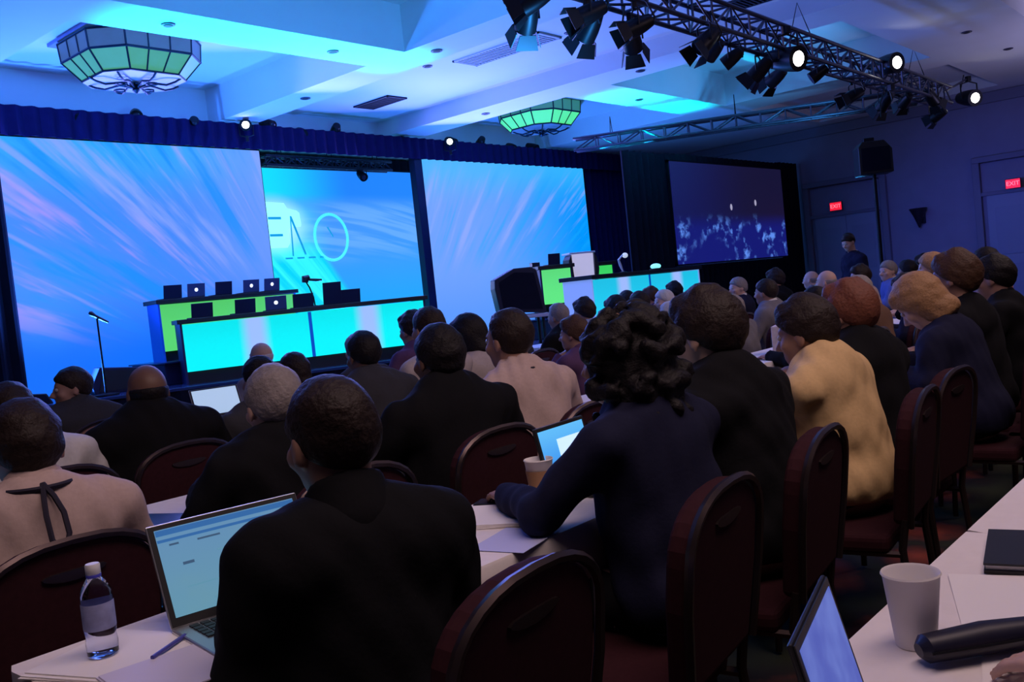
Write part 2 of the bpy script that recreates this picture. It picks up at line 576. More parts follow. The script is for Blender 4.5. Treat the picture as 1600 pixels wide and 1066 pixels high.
g = G('left_backdrop_light')
an, r = g.polar(5.6, -1.3)
n = g.noise(g.vec(g.m('MULTIPLY', an, 13.0), g.m('MULTIPLY', r, 0.28)), 1.0, 4.0, 0.62)
n2_ = g.noise(g.vec(g.m('MULTIPLY', an, 34.0), g.m('MULTIPLY', r, 0.35), 4.0), 1.0, 2.0)
base = g.mix(g.step(g.z, 0.35, 1.7), lin((18, 112, 255)), lin((66, 136, 255)))
base = g.mix(g.step(g.z, 2.5, 3.6), base, lin((48, 165, 255)))
base = g.mix(g.m('MULTIPLY', g.m('MULTIPLY', g.step(g.x, 2.3, 4.1), g.step(g.z, 0.4, 2.0)), 0.75), base, lin((112, 155, 255)))
fade = g.m('MULTIPLY', g.step(g.z, 0.55, 1.5), g.step(r, 3.0, 4.3))
pk = g.m('MULTIPLY', g.step(n, 0.50, 0.66), fade)
col = g.mix(g.m('MULTIPLY', pk, 0.8), base, g.mix(g.step(g.m('ADD', g.z, g.m('MULTIPLY', g.x, 0.6)), 2.6, 3.9), lin((176, 146, 250)), lin((140, 165, 255))))
bl = g.m('MULTIPLY', g.step(n, 0.49, 0.36), g.m('MULTIPLY', fade, 0.85))
col = g.mix(bl, col, lin((16, 140, 255)))
fine = g.m('MULTIPLY', g.m('SUBTRACT', n2_, 0.5), fade)
col = g.mix(g.m('MULTIPLY', g.step(fine, 0.05, 0.2), 0.35), col, lin((180, 165, 250)))
screen('projection_screen', 'tall blue screen with lavender light streaks at the left end of the stage', 5.05, 9.12, 13.0, 0.62, 4.16, g.out(col))

g = G('right_backdrop_light')
an, r = g.polar(-2.2, -2.4)
n = g.noise(g.vec(g.m('MULTIPLY', an, 26.0), g.m('MULTIPLY', r, 0.25), 2.0), 1.0, 4.0, 0.6)
base = g.mix(g.step(g.x, 1.0, 5.0), lin((112, 162, 255)), lin((0, 150, 255)))
base = g.mix(g.m('MULTIPLY', g.step(g.z, 1.5, 0.1), 0.6), base, lin((70, 145, 255)))
base = g.mix(g.m('MULTIPLY', g.step(g.z, 2.6, 3.6), 0.7), base, lin((60, 190, 255)))
fade = g.m('MULTIPLY', g.step(g.z, 1.1, 2.0), g.step(g.z, 3.7, 2.9))
pk = g.m('MULTIPLY', g.step(n, 0.52, 0.68), fade)
col = g.mix(g.m('MULTIPLY', pk, 0.75), base, lin((150, 172, 250)))
col = g.mix(g.m('MULTIPLY', g.m('MULTIPLY', g.step(n, 0.5, 0.36), fade), 0.6), col, lin((20, 165, 255)))
screen('projection_screen', 'blue screen with faint lavender streaks to the right of the dark post', 12.84, 18.12, 13.0, 0.62, 4.26, g.out(col))

g = G('centre_screen_picture')
an, r = g.polar(4.4, -2.6)
n = g.noise(g.vec(g.m('MULTIPLY', an, 30.0), g.m('MULTIPLY', r, 0.3), 7.0), 1.0, 3.0)
right = g.mix(g.step(g.z, 0.6, 2.6), lin((30, 165, 255)), lin((66, 150, 255)))
wave = g.noise(g.vec(g.m('MULTIPLY', g.x, 0.22), g.m('MULTIPLY', g.m('ADD', g.z, g.m('MULTIPLY', g.m('POWER', g.m('ABSOLUTE', g.m('SUBTRACT', g.x, 1.2)), 1.5), 0.10)), 3.6), 1.0), 1.6, 2.0)
band = g.m('MULTIPLY', g.step(g.z, 1.55, 2.1), g.step(g.z, 3.05, 2.6))
right = g.mix(g.m('MULTIPLY', g.m('MULTIPLY', g.step(wave, 0.46, 0.62), band), 0.55), right, lin((120, 185, 255)))
right = g.mix(g.step(g.z, 2.75, 3.05), right, g.mix(g.step(g.x, 0.2, 2.4), lin((20, 225, 255)), lin((32, 132, 255))))
edge = g.m('SUBTRACT', g.m('ADD', g.x, g.m('MULTIPLY', g.z, 0.68)), 2.78)
cy = g.m('MULTIPLY', g.step(edge, 0.12, -0.12), g.step(g.z, 2.25, 1.85))
cyc = g.mix(g.step(n, 0.40, 0.62), lin((0, 215, 252)), lin((50, 250, 255)))
col = g.mix(cy, right, cyc)
glow = g.m('MULTIPLY', g.step(g.x, 1.85, 0.35), g.m('MULTIPLY', g.step(g.z, 1.7, 2.0), g.step(g.z, 3.0, 2.6)))
col = g.mix(g.m('MULTIPLY', glow, 0.85), col, lin((90, 252, 255)))
bx_ = g.m('DIVIDE', g.m('SUBTRACT', g.x, 0.45), 0.95)
bz_ = g.m('DIVIDE', g.m('SUBTRACT', g.z, 2.45), 0.62)
bl_ = g.m('SQRT', g.m('ADD', g.m('MULTIPLY', bx_, bx_), g.m('MULTIPLY', bz_, bz_)))
col = g.mix(g.m('MULTIPLY', g.step(bl_, 1.0, 0.35), 0.75), col, lin((195, 254, 252)))
cs = screen('projection_screen', 'recessed centre screen with a bright ring and letter shapes on cyan', 9.62, 13.7, 14.2, 0.645, 4.14, g.out(col))
# the bright lettering shapes of the logo on the picture (local x from the screen's left edge, z up)
M_LW = mat('logo_white_light', (0.9, 1, 1), 0.5, emit=lin((150, 246, 252)), es=1.0)
M_LC = mat('logo_cyan_light', (0.3, 0.9, 1), 0.5, emit=lin((70, 225, 255)), es=1.0)
M_LD = mat('logo_dark_line', (0.05, 0.5, 0.6), 0.5, emit=lin((10, 150, 190)), es=0.8)  # dark teal strokes belonging to the logo
lg = MB()
lg.prism([(0.25, 2.02), (0.72, 2.02), (0.78, 2.10), (0.78, 2.34), (0.86, 2.40), (1.06, 2.40), (1.08, 2.44), (1.06, 2.66), (1.0, 2.70), (0.8, 2.74), (0.74, 2.84), (0.25, 2.86)], -0.010, -0.002)
lg.build('letter_block', M_LW, cs, bevel=0.05)
for z_ in (2.56, 2.25):
    MB().box((0.50, -0.012, z_), (0.28, 0.006, 0.045)).build('letter_bar', M_LD, cs)
for k in range(4):
    MB().box((0.72 + k * 0.26, -0.012, 1.82), (0.16, 0.006, 0.03)).build('caption_dash', M_LD, cs)
ld = MB()
ld.prism([(0.80, 1.86), (0.83, 1.86), (0.86, 2.60), (0.84, 2.60)], -0.016, -0.010)
ld.prism([(0.84, 2.56), (0.87, 2.60), (1.12, 1.88), (1.08, 1.88)], -0.016, -0.010)
MB().prism([(1.66, 2.38), (1.69, 2.39), (1.80, 2.20), (1.78, 2.19)], -0.016, -0.010).build('ring_hand', M_LD, cs)
ld.build('letter_strokes', M_LD, cs)
rg = MB()
rg.tube([(1.75 + 0.39 * math.cos(a), -0.004, 2.19 + 0.44 * math.sin(a)) for a in [2 * PI * k / 40 for k in range(40)]], 0.028, 8, True)
rg.build('logo_ring', M_LC, cs, True)

g = G('side_screen_video')
n = g.noise(g.vec(g.m('MULTIPLY', g.x, 1.7), g.m('MULTIPLY', g.z, 1.9), 3.0), 2.6, 3.0, 0.6)
n3_ = g.noise(g.vec(g.x, g.z, 9.0), 1.5, 2.0)
col = g.mix(g.step(g.x, 0.0, 3.5), lin((19, 21, 80)), lin((21, 18, 50)))
low = g.step(g.z, 1.02, 0.62)
col = g.mix(low, col, lin((19, 24, 112)))
crowd = g.m('MULTIPLY', g.step(n, 0.48, 0.66), g.m('MULTIPLY', low, g.step(n3_, 0.44, 0.62)))
col = g.mix(crowd, col, lin((92, 140, 240)))
ss = screen('projection_screen', 'dark side screen showing dim blue video of a crowd', 15.8, 20.75, 9.28, 1.62, 3.62, g.out(col))
sp = MB()
for (x, z) in ((2.35, 1.12), (3.5, 1.22)):
    sp.ell((x, -0.004, z), (0.05, 0.006, 0.07), 10, 6)
sp.build('video_light_spots', mat('video_spot_light', (0.5, 0.5, 0.6), 0.5, emit=lin((170, 165, 190)), es=0.9), ss)


# ------------------------------------------------------------------ drapes
def drape(label, p, q, z0, z1, amp=0.05, wl=0.22, mt=M_BLACK, name='drape', cat='drape'):
    L = math.dist(p, q)
    n = max(6, int(L / wl * 6))
    dx, dy = (q[0] - p[0]) / L, (q[1] - p[1]) / L
    vs, fs = [], []
    for sgn in (0, 1):
        for i in range(n + 1):
            s = L * i / n
            a = amp * math.sin(2 * PI * s / wl + 0.6 * math.sin(s * 1.3))
            off = a + sgn * 0.012
            for z in (z0, z1):
                vs.append((p[0] + dx * s - dy * off, p[1] + dy * s + dx * off, z))
    o = 2 * (n + 1)
    for i in range(n):
        a = 2 * i
        fs += [(a, a + 2, a + 3, a + 1), (o + a + 1, o + a + 3, o + a + 2, o + a), (a + 1, a + 3, o + a + 3, o + a + 1), (a, o + a, o + a + 2, a + 2)]
    fs += [(0, 1, o + 1, o), (2 * n, o + 2 * n, o + 2 * n + 1, 2 * n + 1)]
    mb = MB(); mb.add(vs, fs)
    return tag(mb.build(name, mt, None, True), label, cat)


drape('black valance drape running along the top of the stage screens', (3.6, 12.85), (21.6, 12.85), 4.15, 4.55, 0.03, mt=M_INDIGO, name='valance', cat='valance')
drape('black drape at the left edge of the photo beside the left screen', (3.5, 12.9), (5.02, 12.9), 0.0, 4.2)
drape('dark drape hanging behind the stage screens', (4.0, 15.0), (21.9, 15.0), 0.0, 4.55)
drape('dark blue black drape between the right stage screen and the side screen', (18.2, 13.0), (21.9, 13.0), 0.0, 4.2, mt=M_INDIGO)
drape('black drape surrounding the left of the side screen', (14.35, 9.4), (15.78, 9.4), 0.0, 3.78)
drape('black drape hanging above the side screen', (15.8, 9.4), (21.0, 9.4), 3.66, 3.80, 0.02)
drape('black drape between the side screen and the lit door', (20.8, 9.4), (21.9, 9.4), 0.0, 3.82)
drape('black drape hanging under the side screen', (15.8, 9.4), (20.78, 9.4), 0.0, 1.58)
t = thing('stage_post', 'tall dark blue post between the centre screen and the right screen', 'post', (12.62, 12.97, 0.62))
MB().box((0, 0, 1.8), (0.20, 0.16, 3.6)).build('column', mat('blue_black_paint', (0.006, 0.006, 0.06), 0.5), t, bevel=0.01)
MB().box((0, 0, 0.02), (0.4, 0.2, 0.04)).build('base_plate', M_MBLACK, t)


# ------------------------------------------------------------------ glowing stage tables
def glow_mat(name, c_main, c_mid, xs):
    g = G(name)
    k = 0.0
    for x0 in xs:
        d = g.m('ABSOLUTE', g.m('SUBTRACT', g.x, x0))
        s = g.m('MULTIPLY', g.step(d, 0.24, 0.05), 0.9)  # soft uplight pool painted into the panel colour
        k = s if k == 0.0 else g.m('MAXIMUM', k, s)
    edge = g.step(g.z, 0.30, 0.92)
    c = g.mix(g.m('MULTIPLY', edge, 0.55), c_main, tuple(v * 0.72 for v in c_main))
    return g.out(g.mix(k, c, c_mid) if xs else c)


def stage_table(label, loc, rz, L, H, depth, cols, xs, panels=2, z0=0.17, endmat=None):
    t = thing('stage_table', label, 'stage table', loc, rz)
    MB().box((L / 2, depth / 2, H - 0.03), (L + 0.08, depth + 0.08, 0.06)).build('countertop', M_PBLACK, t, bevel=0.006)
    endmat = endmat or mat('dark_blue_end_panel', (0.02, 0.02, 0.10), 0.5)
    for x in (0.01, L - 0.01):
        MB().box((x, depth / 2, (H - 0.06) / 2), (0.03, depth, H - 0.06)).build('end_panel', endmat, t)
    k = MB()
    k.box((L / 2, 0.06, z0 / 2), (L - 0.04, 0.04, z0))
    k.box((L / 2, depth - 0.02, (H - 0.06) / 2), (L - 0.06, 0.02, H - 0.08))
    k.build('kick_panel', M_PBLACK, t)
    w = L / panels
    for i in range(panels):
        MB().box((w * i + w / 2, 0.02, (z0 + H - 0.07) / 2), (w - 0.05, 0.02, H - 0.07 - z0)).build('glow_panel', glow_mat('glow_panel_light', cols[0], cols[1], [x for x in xs if w * i <= x < w * (i + 1)]), t)
    if panels > 1:
        pm = MB()
        for i in range(1, panels):
            pm.box((w * i, 0.02, (z0 + H - 0.07) / 2), (0.045, 0.03, H - 0.07 - z0))
        pm.build('divider_post', mat('divider_blue', (0.01, 0.10, 0.5), 0.4, emit=(0.0, 0.09, 0.6), es=0.5), t)
    return t


CY_, LV_ = lin((0, 246, 255)), lin((165, 185, 255))
GR_, GRL = lin((88, 216, 108)), lin((110, 230, 130))
stage_table('long front stage table with glowing cyan panels left of the dark post', (6.50, 11.5, 0.62), math.atan2(-1.36, 3.25), 3.52, 0.88, 0.55, (CY_, LV_), (0.98, 2.62))
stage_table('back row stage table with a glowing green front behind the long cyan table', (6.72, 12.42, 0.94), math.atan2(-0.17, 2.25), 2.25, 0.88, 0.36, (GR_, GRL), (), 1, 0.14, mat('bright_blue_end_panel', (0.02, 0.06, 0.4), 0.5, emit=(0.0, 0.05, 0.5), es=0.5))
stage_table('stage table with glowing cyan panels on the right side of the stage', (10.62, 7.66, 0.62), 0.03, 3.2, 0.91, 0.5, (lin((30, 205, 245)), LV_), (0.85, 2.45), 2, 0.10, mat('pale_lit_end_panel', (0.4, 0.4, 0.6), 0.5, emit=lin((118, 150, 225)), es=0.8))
stage_table('green glowing podium desk behind the big black loudspeaker', (11.55, 9.32, 0.94), math.atan2(-0.34, 0.26) * 0.55, 0.56, 0.84, 0.4, (lin((96, 232, 130)), GRL), (), 1, 0.22)
stage_table('small green glowing desk to the right of the white lectern', (12.98, 9.28, 0.94), -0.3, 0.42, 0.84, 0.34, (lin((60, 220, 100)), GRL), (), 1, 0.2)

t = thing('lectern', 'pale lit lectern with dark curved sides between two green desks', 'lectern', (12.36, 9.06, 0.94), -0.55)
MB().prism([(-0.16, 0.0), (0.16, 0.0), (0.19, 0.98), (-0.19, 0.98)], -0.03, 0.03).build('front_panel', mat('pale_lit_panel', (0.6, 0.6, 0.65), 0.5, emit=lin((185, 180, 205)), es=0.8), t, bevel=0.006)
MB().box((0, 0.14, 1.0), (0.46, 0.36, 0.03)).build('reading_top', M_WHITE, t, bevel=0.006)
for sg in (-1, 1):
    MB().prism([(sg * 0.17, 0.42), (sg * 0.24, 0.55), (sg * 0.27, 0.72), (sg * 0.25, 0.9), (sg * 0.20, 0.98), (sg * 0.19, 0.7)], -0.05, 0.24).build('side_wing', M_PBLACK, t, bevel=0.006)
MB().box((0, 0.14, 0.03), (0.4, 0.34, 0.06)).build('base', M_PBLACK, t)


# laptops
def screen_ui(kind):
    if kind == 'page':
        g = G('laptop_page_glow', 0.72)
        c = g.mix(g.step(g.z, 0.0, 0.25), lin((108, 168, 196)), lin((104, 158, 205)))
        k = g.noise(g.vec(g.x, g.z), 9.0)
        return g.out(g.mix(g.m('MULTIPLY', g.step(k, 0.5, 0.8), 0.3), c, lin((122, 172, 178))))
    if kind == 'window':
        g = G('tablet_glow')
        return g.out(g.mix(g.step(g.z, 0.05, 0.2), lin((58, 150, 240)), lin((96, 190, 250))))
    g = G('blue_page_glow')
    k = g.noise(g.vec(g.x, g.z), 7.0)
    return g.out(g.mix(g.step(k, 0.4, 0.65), lin((78, 92, 178)), lin((104, 122, 200))))


def make_laptop(label, loc, rz, w=0.36, d=0.25, tilt=20, lid=M_PBLACK, ui=None, logo=False, body=M_SILVER, group=None, keys=True):
    t = thing('laptop', label, 'laptop', loc, rz, group)
    MB().box((0, 0, 0.008), (w, d, 0.016)).build('base', body, t, bevel=0.004)
    if keys:
        kb = MB()
        for r_ in range(5):
            for c_ in range(13):
                kb.box((-w * 0.42 + (c_ + 0.5) * w * 0.84 / 13, 0.085 - r_ * 0.021, 0.0175), (w * 0.05, 0.016, 0.003))
        kb.build('keyboard', M_PBLACK, t)
        MB().box((0, -0.072, 0.0165), (0.10, 0.068, 0.001)).build('trackpad', mat('trackpad_grey', (0.42, 0.42, 0.46), 0.3, 0.5), t)
    lh = d * 0.96
    lo = MB().box((0, 0.004, lh / 2), (w, 0.007, lh)).build('lid', lid, t, bevel=0.003, loc=(0, d / 2 - 0.004, 0.014))
    lo.rotation_euler.x = -R(tilt)
    bz = MB().box((0, -0.0008, lh / 2), (w - 0.006, 0.0016, lh - 0.006)).build('bezel', M_PBLACK, lo)
    if ui:
        MB().box((0, -0.0022, lh / 2 + 0.004), (w - 0.028, 0.001, lh - 0.034)).build('display', ui, lo)
    if logo:
        MB().cyl((0, 0.0078, lh * 0.52), (0, 0.0088, lh * 0.52), 0.028, None, 14).build('lid_logo', mat('lit_lid_logo', (1, 1, 1), 0.4, emit=(0.9, 0.95, 1.0), es=1.3), lo)
    return t


M_LIDB = mat('blue_black_lid', (0.012, 0.012, 0.05), 0.4)
M_LIDS = mat('grey_blue_lid', (0.10, 0.11, 0.25), 0.4, 0.3)
ta = math.atan2(-1.36, 3.25)


def on_table(ox, oy, rz, s, dep):
    return (ox + math.cos(rz) * s - math.sin(rz) * dep, oy + math.sin(rz) * s + math.cos(rz) * dep)


for s, lit, lb in ((0.30, 0, 'dark laptop at the left end of the long cyan stage table'), (0.88, 0, 'low dark laptop second from the left on the long cyan stage table'), (1.33, 1, 'laptop with a lit white dot on its lid on the long cyan stage table'), (1.72, 0, 'dark laptop just left of the gooseneck lamp on the cyan stage table'), (2.13, 2, 'taller dark laptop just right of the gooseneck lamp on the cyan table'), (2.42, 0, 'dark laptop furthest right on the long cyan stage table')):
    x, y = on_table(6.50, 11.5, ta, s, 0.24)
    make_laptop(lb, (x, y, 1.50), ta + PI + (0.2 if s < 1 else 0), 0.30 if lit != 2 else 0.27, 0.20 if lit != 2 else 0.33, 12, M_LIDB if lit != 1 else M_LIDS, None, lit == 1, M_PBLACK, 'laptops on the long cyan stage table', False)
tb = math.atan2(-0.17, 2.25)
for s, lit, lb in ((0.26, 0, 'dark laptop at the left end of the green stage table'), (0.62, 1, 'blue grey laptop with a lit dot second from the left on the green table'), (1.06, 0, 'dark laptop in the middle of the green stage table'), (1.52, 1, 'pale blue laptop with a lit dot on the right half of the green table'), (1.88, 1, 'blue laptop with a lit dot at the right end of the green table')):
    x, y = on_table(6.72, 12.42, tb, s, 0.18)
    make_laptop(lb, (x, y, 1.82), tb + PI + 0.1, 0.29, 0.20, 10, M_LIDB if not lit else M_LIDS, None, bool(lit), M_PBLACK, 'laptops on the green stage table', False)
make_laptop('dark laptop standing on the green podium desk by the loudspeaker', (11.92, 9.36, 1.78), PI - 0.4, 0.22, 0.18, 8, M_LIDB, None, False, M_PBLACK, None, False)
t = thing('desk_clock', 'small dark box at the left edge of the green podium top', 'box', (11.66, 9.5, 1.78), -0.4)
MB().box((0, 0, 0.035), (0.14, 0.1, 0.07)).build('casing', M_PBLACK, t, bevel=0.008)
MB().box((0, -0.051, 0.035), (0.1, 0.004, 0.04)).build('display', M_LENS, t)

# gooseneck lamp on the cyan table, mic stand and monitors at the left
x, y = on_table(6.50, 11.5, ta, 1.93, 0.3)
t = thing('gooseneck_lamp', 'gooseneck lamp with a dark head standing on the long cyan stage table', 'lamp', (x, y, 1.50), ta)
MB().lathe([(0.06, 0), (0.06, 0.012), (0.02, 0.02)], 16).build('base', M_MBLACK, t)
MB().tube([(0, 0, 0.01), (-0.01, 0, 0.14), (-0.05, 0, 0.28), (-0.09, 0, 0.36), (-0.08, 0, 0.40)], 0.011, 8).build('gooseneck', M_MBLACK, t, True)
MB().tube([(-0.11, 0, 0.36), (-0.10, 0, 0.42), (-0.04, 0, 0.44)], [0.045, 0.06, 0.03], 12).build('lamp_head', M_PBLACK, t, True)
MB().tube([(-0.05, 0, 0.40), (0.06, 0, 0.385), (0.14, 0, 0.38)], [0.018, 0.022, 0.016], 10).build('microphone', M_PBLACK, t, True)

t = thing('microphone_stand', 'thin black microphone stand alone before the left blue screen', 'microphone stand', (5.56, 11.85, 0.62))
MB().lathe([(0.16, 0), (0.16, 0.02), (0.03, 0.035)], 20).build('base', M_MBLACK, t, True)
MB().cyl((0, 0, 0.02), (0, 0, 1.02), 0.014, 0.011, 10).build('pole', M_MBLACK, t, True)
MB().tube([(0.07, -0.03, 0.97), (0, 0, 1.02), (-0.05, 0.03, 1.06)], 0.014, 8).build('clip', M_PBLACK, t, True)
MB().tube([(0.12, -0.05, 0.94), (-0.02, 0.0, 1.04), (-0.06, 0.02, 1.075), (-0.08, 0.03, 1.09)], [0.014, 0.02, 0.034, 0.02], 12).build('microphone', M_PBLACK, t, True)

t = thing('stage_monitor', 'dark wedge monitor speaker on the deck behind the microphone stand', 'speaker', (5.92, 12.3, 0.62), -0.25)
MB().prism([(-0.30, 0.0), (0.34, 0.0), (0.34, 0.30), (-0.22, 0.36), (-0.34, 0.12)], -0.2, 0.2).build('cabinet', mat('blue_black_box', (0.012, 0.012, 0.05), 0.6), t, bevel=0.01)
MB().prism([(-0.26, 0.04), (0.30, 0.04), (0.30, 0.27), (-0.18, 0.32)], -0.212, -0.2).build('grille', M_PBLACK, t)
t = thing('stage_monitor', 'small dark wedge speaker on the stage edge under the left screen corner', 'speaker', (4.75, 12.15, 0.62), 0.2)
MB().prism([(-0.16, 0.0), (0.20, 0.0), (0.12, 0.13), (-0.16, 0.16)], -0.15, 0.15).build('cabinet', M_PBLACK, t, bevel=0.01)
MB().prism([(-0.13, 0.02), (0.15, 0.02), (0.09, 0.115), (-0.13, 0.14)], -0.16, -0.15).build('grille', M_BLACK, t)

# big loudspeaker to the right of the post
t = thing('loudspeaker', 'big black slanted loudspeaker standing in front of the right stage screen', 'speaker', (9.22, 7.78, 0), -0.72)
MB().prism([(-0.33, 1.16), (0.27, 1.10), (0.19, 1.66), (0.12, 1.70), (-0.10, 1.70), (-0.36, 1.58), (-0.37, 1.46)], -0.22, 0.26).build('cabinet', mat('black_speaker_box', (0.012, 0.01, 0.03), 0.6), t, bevel=0.015)
MB().prism([(-0.28, 1.20), (0.22, 1.15), (0.15, 1.62), (-0.10, 1.65), (-0.31, 1.54)], -0.232, -0.22).build('grille', M_BLACK, t)
MB().box((-0.02, 0.02, 1.075), (0.62, 0.5, 0.05)).build('shelf', mat('pale_shelf', (0.5, 0.5, 0.62), 0.5), t, bevel=0.01)
for sx in (-0.26, 0.22):
    for sy in (-0.18, 0.2):
        MB().cyl((sx, sy, 0), (sx, sy, 1.06), 0.02).build('leg', M_MBLACK, t)

# lamps on the right stage table
t = thing('desk_lamp', 'small white headed desk lamp on the right cyan stage table', 'lamp', (11.86, 7.95, 1.53))
MB().lathe([(0.05, 0), (0.05, 0.012), (0.012, 0.02)], 14).build('base', M_MBLACK, t)
MB().tube([(0, 0, 0.01), (-0.03, 0.02, 0.12), (-0.06, 0.02, 0.2), (0.0, -0.02, 0.27)], [0.01, 0.022, 0.018, 0.01], 8).build('arm', M_WHITE, t, True)
MB().ell((0.05, -0.03, 0.26), (0.045, 0.045, 0.04)).build('lamp_head', mat('white_lamp_head', (0.8, 0.85, 0.9), 0.4, emit=(0.7, 0.8, 0.9), es=0.6), t, True)
t = thing('desk_dome', 'small glowing white dome on the right end of the cyan stage table', 'lamp', (12.75, 7.92, 1.53))
MB().lathe([(0.10, 0), (0.10, 0.02), (0.02, 0.03)], 18).build('base', M_MBLACK, t)
MB().ell((0, 0, 0.055), (0.085, 0.085, 0.045)).build('lamp_shade', mat('cyan_white_dome', (0.6, 0.9, 0.95), 0.4, emit=lin((140, 245, 250)), es=1.0), t, True)

# ------------------------------------------------------------------ lighting truss and its lamps
def truss(label, p, q, s=0.28, bay=0.42):
    p, q = Vector(p), Vector(q)
    L = (q - p).length
    d = (q - p).normalized()
    side = d.cross(Vector((0, 0, 1))).normalized()
    up = side.cross(d).normalized()
    t = thing('lighting_truss', label, 'truss', p)
    cs = []
    for a in (-1, 1):
        for b_ in (-1, 1):
            o = side * a * s / 2 + up * b_ * s / 2
            cs.append(o)
            MB().tube([o, o + d * L], 0.026, 8).build('chord', M_STEEL, t, True)
    br = MB()
    n = int(L / bay)
    for i in range(n):
        a0, a1 = d * (L * i / n), d * (L * (i + 1) / n)
        for (u, v) in ((0, 1), (2, 3), (0, 2), (1, 3)):
            if i % 2: u, v = v, u
            br.tube([cs[u] + a0, cs[v] + a1], 0.014, 5)
            br.tube([cs[u] + a0, cs[v] + a0], 0.014, 5)
    br.build('lacing', M_STEEL, t, True)
    for f in (0.12, 0.5, 0.88):
        c = d * L * f
        MB().tube([cs[1] + c, Vector((c.x, c.y, 4.6 - p.z - c.z)), cs[3] + c], 0.008, 5).build('hanging_cable', M_MBLACK, t, True)
    return t


truss('long black lighting truss crossing the ceiling at the upper right', (5.6, 4.75, 4.10), (17.5, 4.75, 4.02))
truss('second dark truss running back from the far end of the big truss', (16.9, 5.0, 4.02), (14.6, 10.6, 4.10), 0.22)
truss('short blue lit truss above the recessed centre screen', (9.6, 13.6, 4.12), (12.5, 13.6, 4.12), 0.16, 0.2)


def make_fixture(pitch, lit, barn=True, s=1.0, cable=True, up=1):
    t = thing('stage_light', '', 'stage light')
    MB().box((0, 0, -0.02 * up), (0.07 * s, 0.07 * s, 0.09)).build('clamp', M_MBLACK, t, bevel=0.006)
    MB().tube([(-0.15 * s, 0, -0.33 * s * up), (-0.15 * s, 0, -0.10 * s * up), (0, 0, -0.06 * s * up), (0.15 * s, 0, -0.10 * s * up), (0.15 * s, 0, -0.33 * s * up)], 0.013 * s, 6).build('yoke', M_MBLACK, t, True)
    # the can: axis +Z of the lathe becomes local -Y tilted down by pitch
    A = Matrix.Translation((0, 0, -0.33 * s * up)) @ Matrix.Rotation(R(pitch), 4, 'X') @ Matrix.Rotation(R(90), 4, 'X')
    MB().lathe([(0.035 * s, -0.26 * s), (0.09 * s, -0.24 * s), (0.115 * s, -0.12 * s), (0.13 * s, 0.0), (0.135 * s, 0.14 * s), (0.125 * s, 0.14 * s)], 20, A).build('can', M_MBLACK, t, True)
    MB().lathe([(0.122 * s, 0.125 * s), (0.08 * s, 0.14 * s), (0.02 * s, 0.147 * s)], 20, A).build('lens', M_LAMP if lit else M_LENS, t, True)
    if barn:
        for k in range(4):
            w = MB()
            w.add([(-0.10 * s, -0.004, 0.14 * s), (0.10 * s, -0.004, 0.14 * s), (0.14 * s, 0.055 * s, 0.31 * s), (-0.14 * s, 0.055 * s, 0.31 * s), (-0.10 * s, 0.004, 0.14 * s), (0.10 * s, 0.004, 0.14 * s), (0.14 * s, 0.063 * s, 0.31 * s), (-0.14 * s, 0.063 * s, 0.31 * s)], [(3, 2, 1, 0), (4, 5, 6, 7), (0, 1, 5, 4), (1, 2, 6, 5), (2, 3, 7, 6), (3, 0, 4, 7)], A @ Matrix.Rotation(k * PI / 2, 4, 'Z') @ Matrix.Translation((0, 0.128 * s, 0)))
            w.build('barn_door', M_MBLACK, t)
    if cable:
        MB().tube([(0, 0.22 * s, -0.33 * s), (0.05, 0.26 * s, -0.15), (0.02, 0.12 * s, 0.08)], 0.010, 5).build('cable', M_PBLACK, t, True)
    return t


F1 = make_fixture(22, False, True, 0.66)
F2 = make_fixture(12, True, False, 1.1)
F3 = make_fixture(30, False, False, 0.62)
F4 = make_fixture(38, False, True, 0.72)
used = set()


def fixture(proto, loc, dx, dy, label, group=None):
    rz = math.atan2(dx, -dy)
    if id(proto) not in used:
        used.add(id(proto))
        proto.location = loc
        proto.rotation_euler = (0, 0, rz)
        proto['label'] = label
        if group: proto['group'] = group
        return proto
    return copy_thing(proto, loc, rz, label, group)


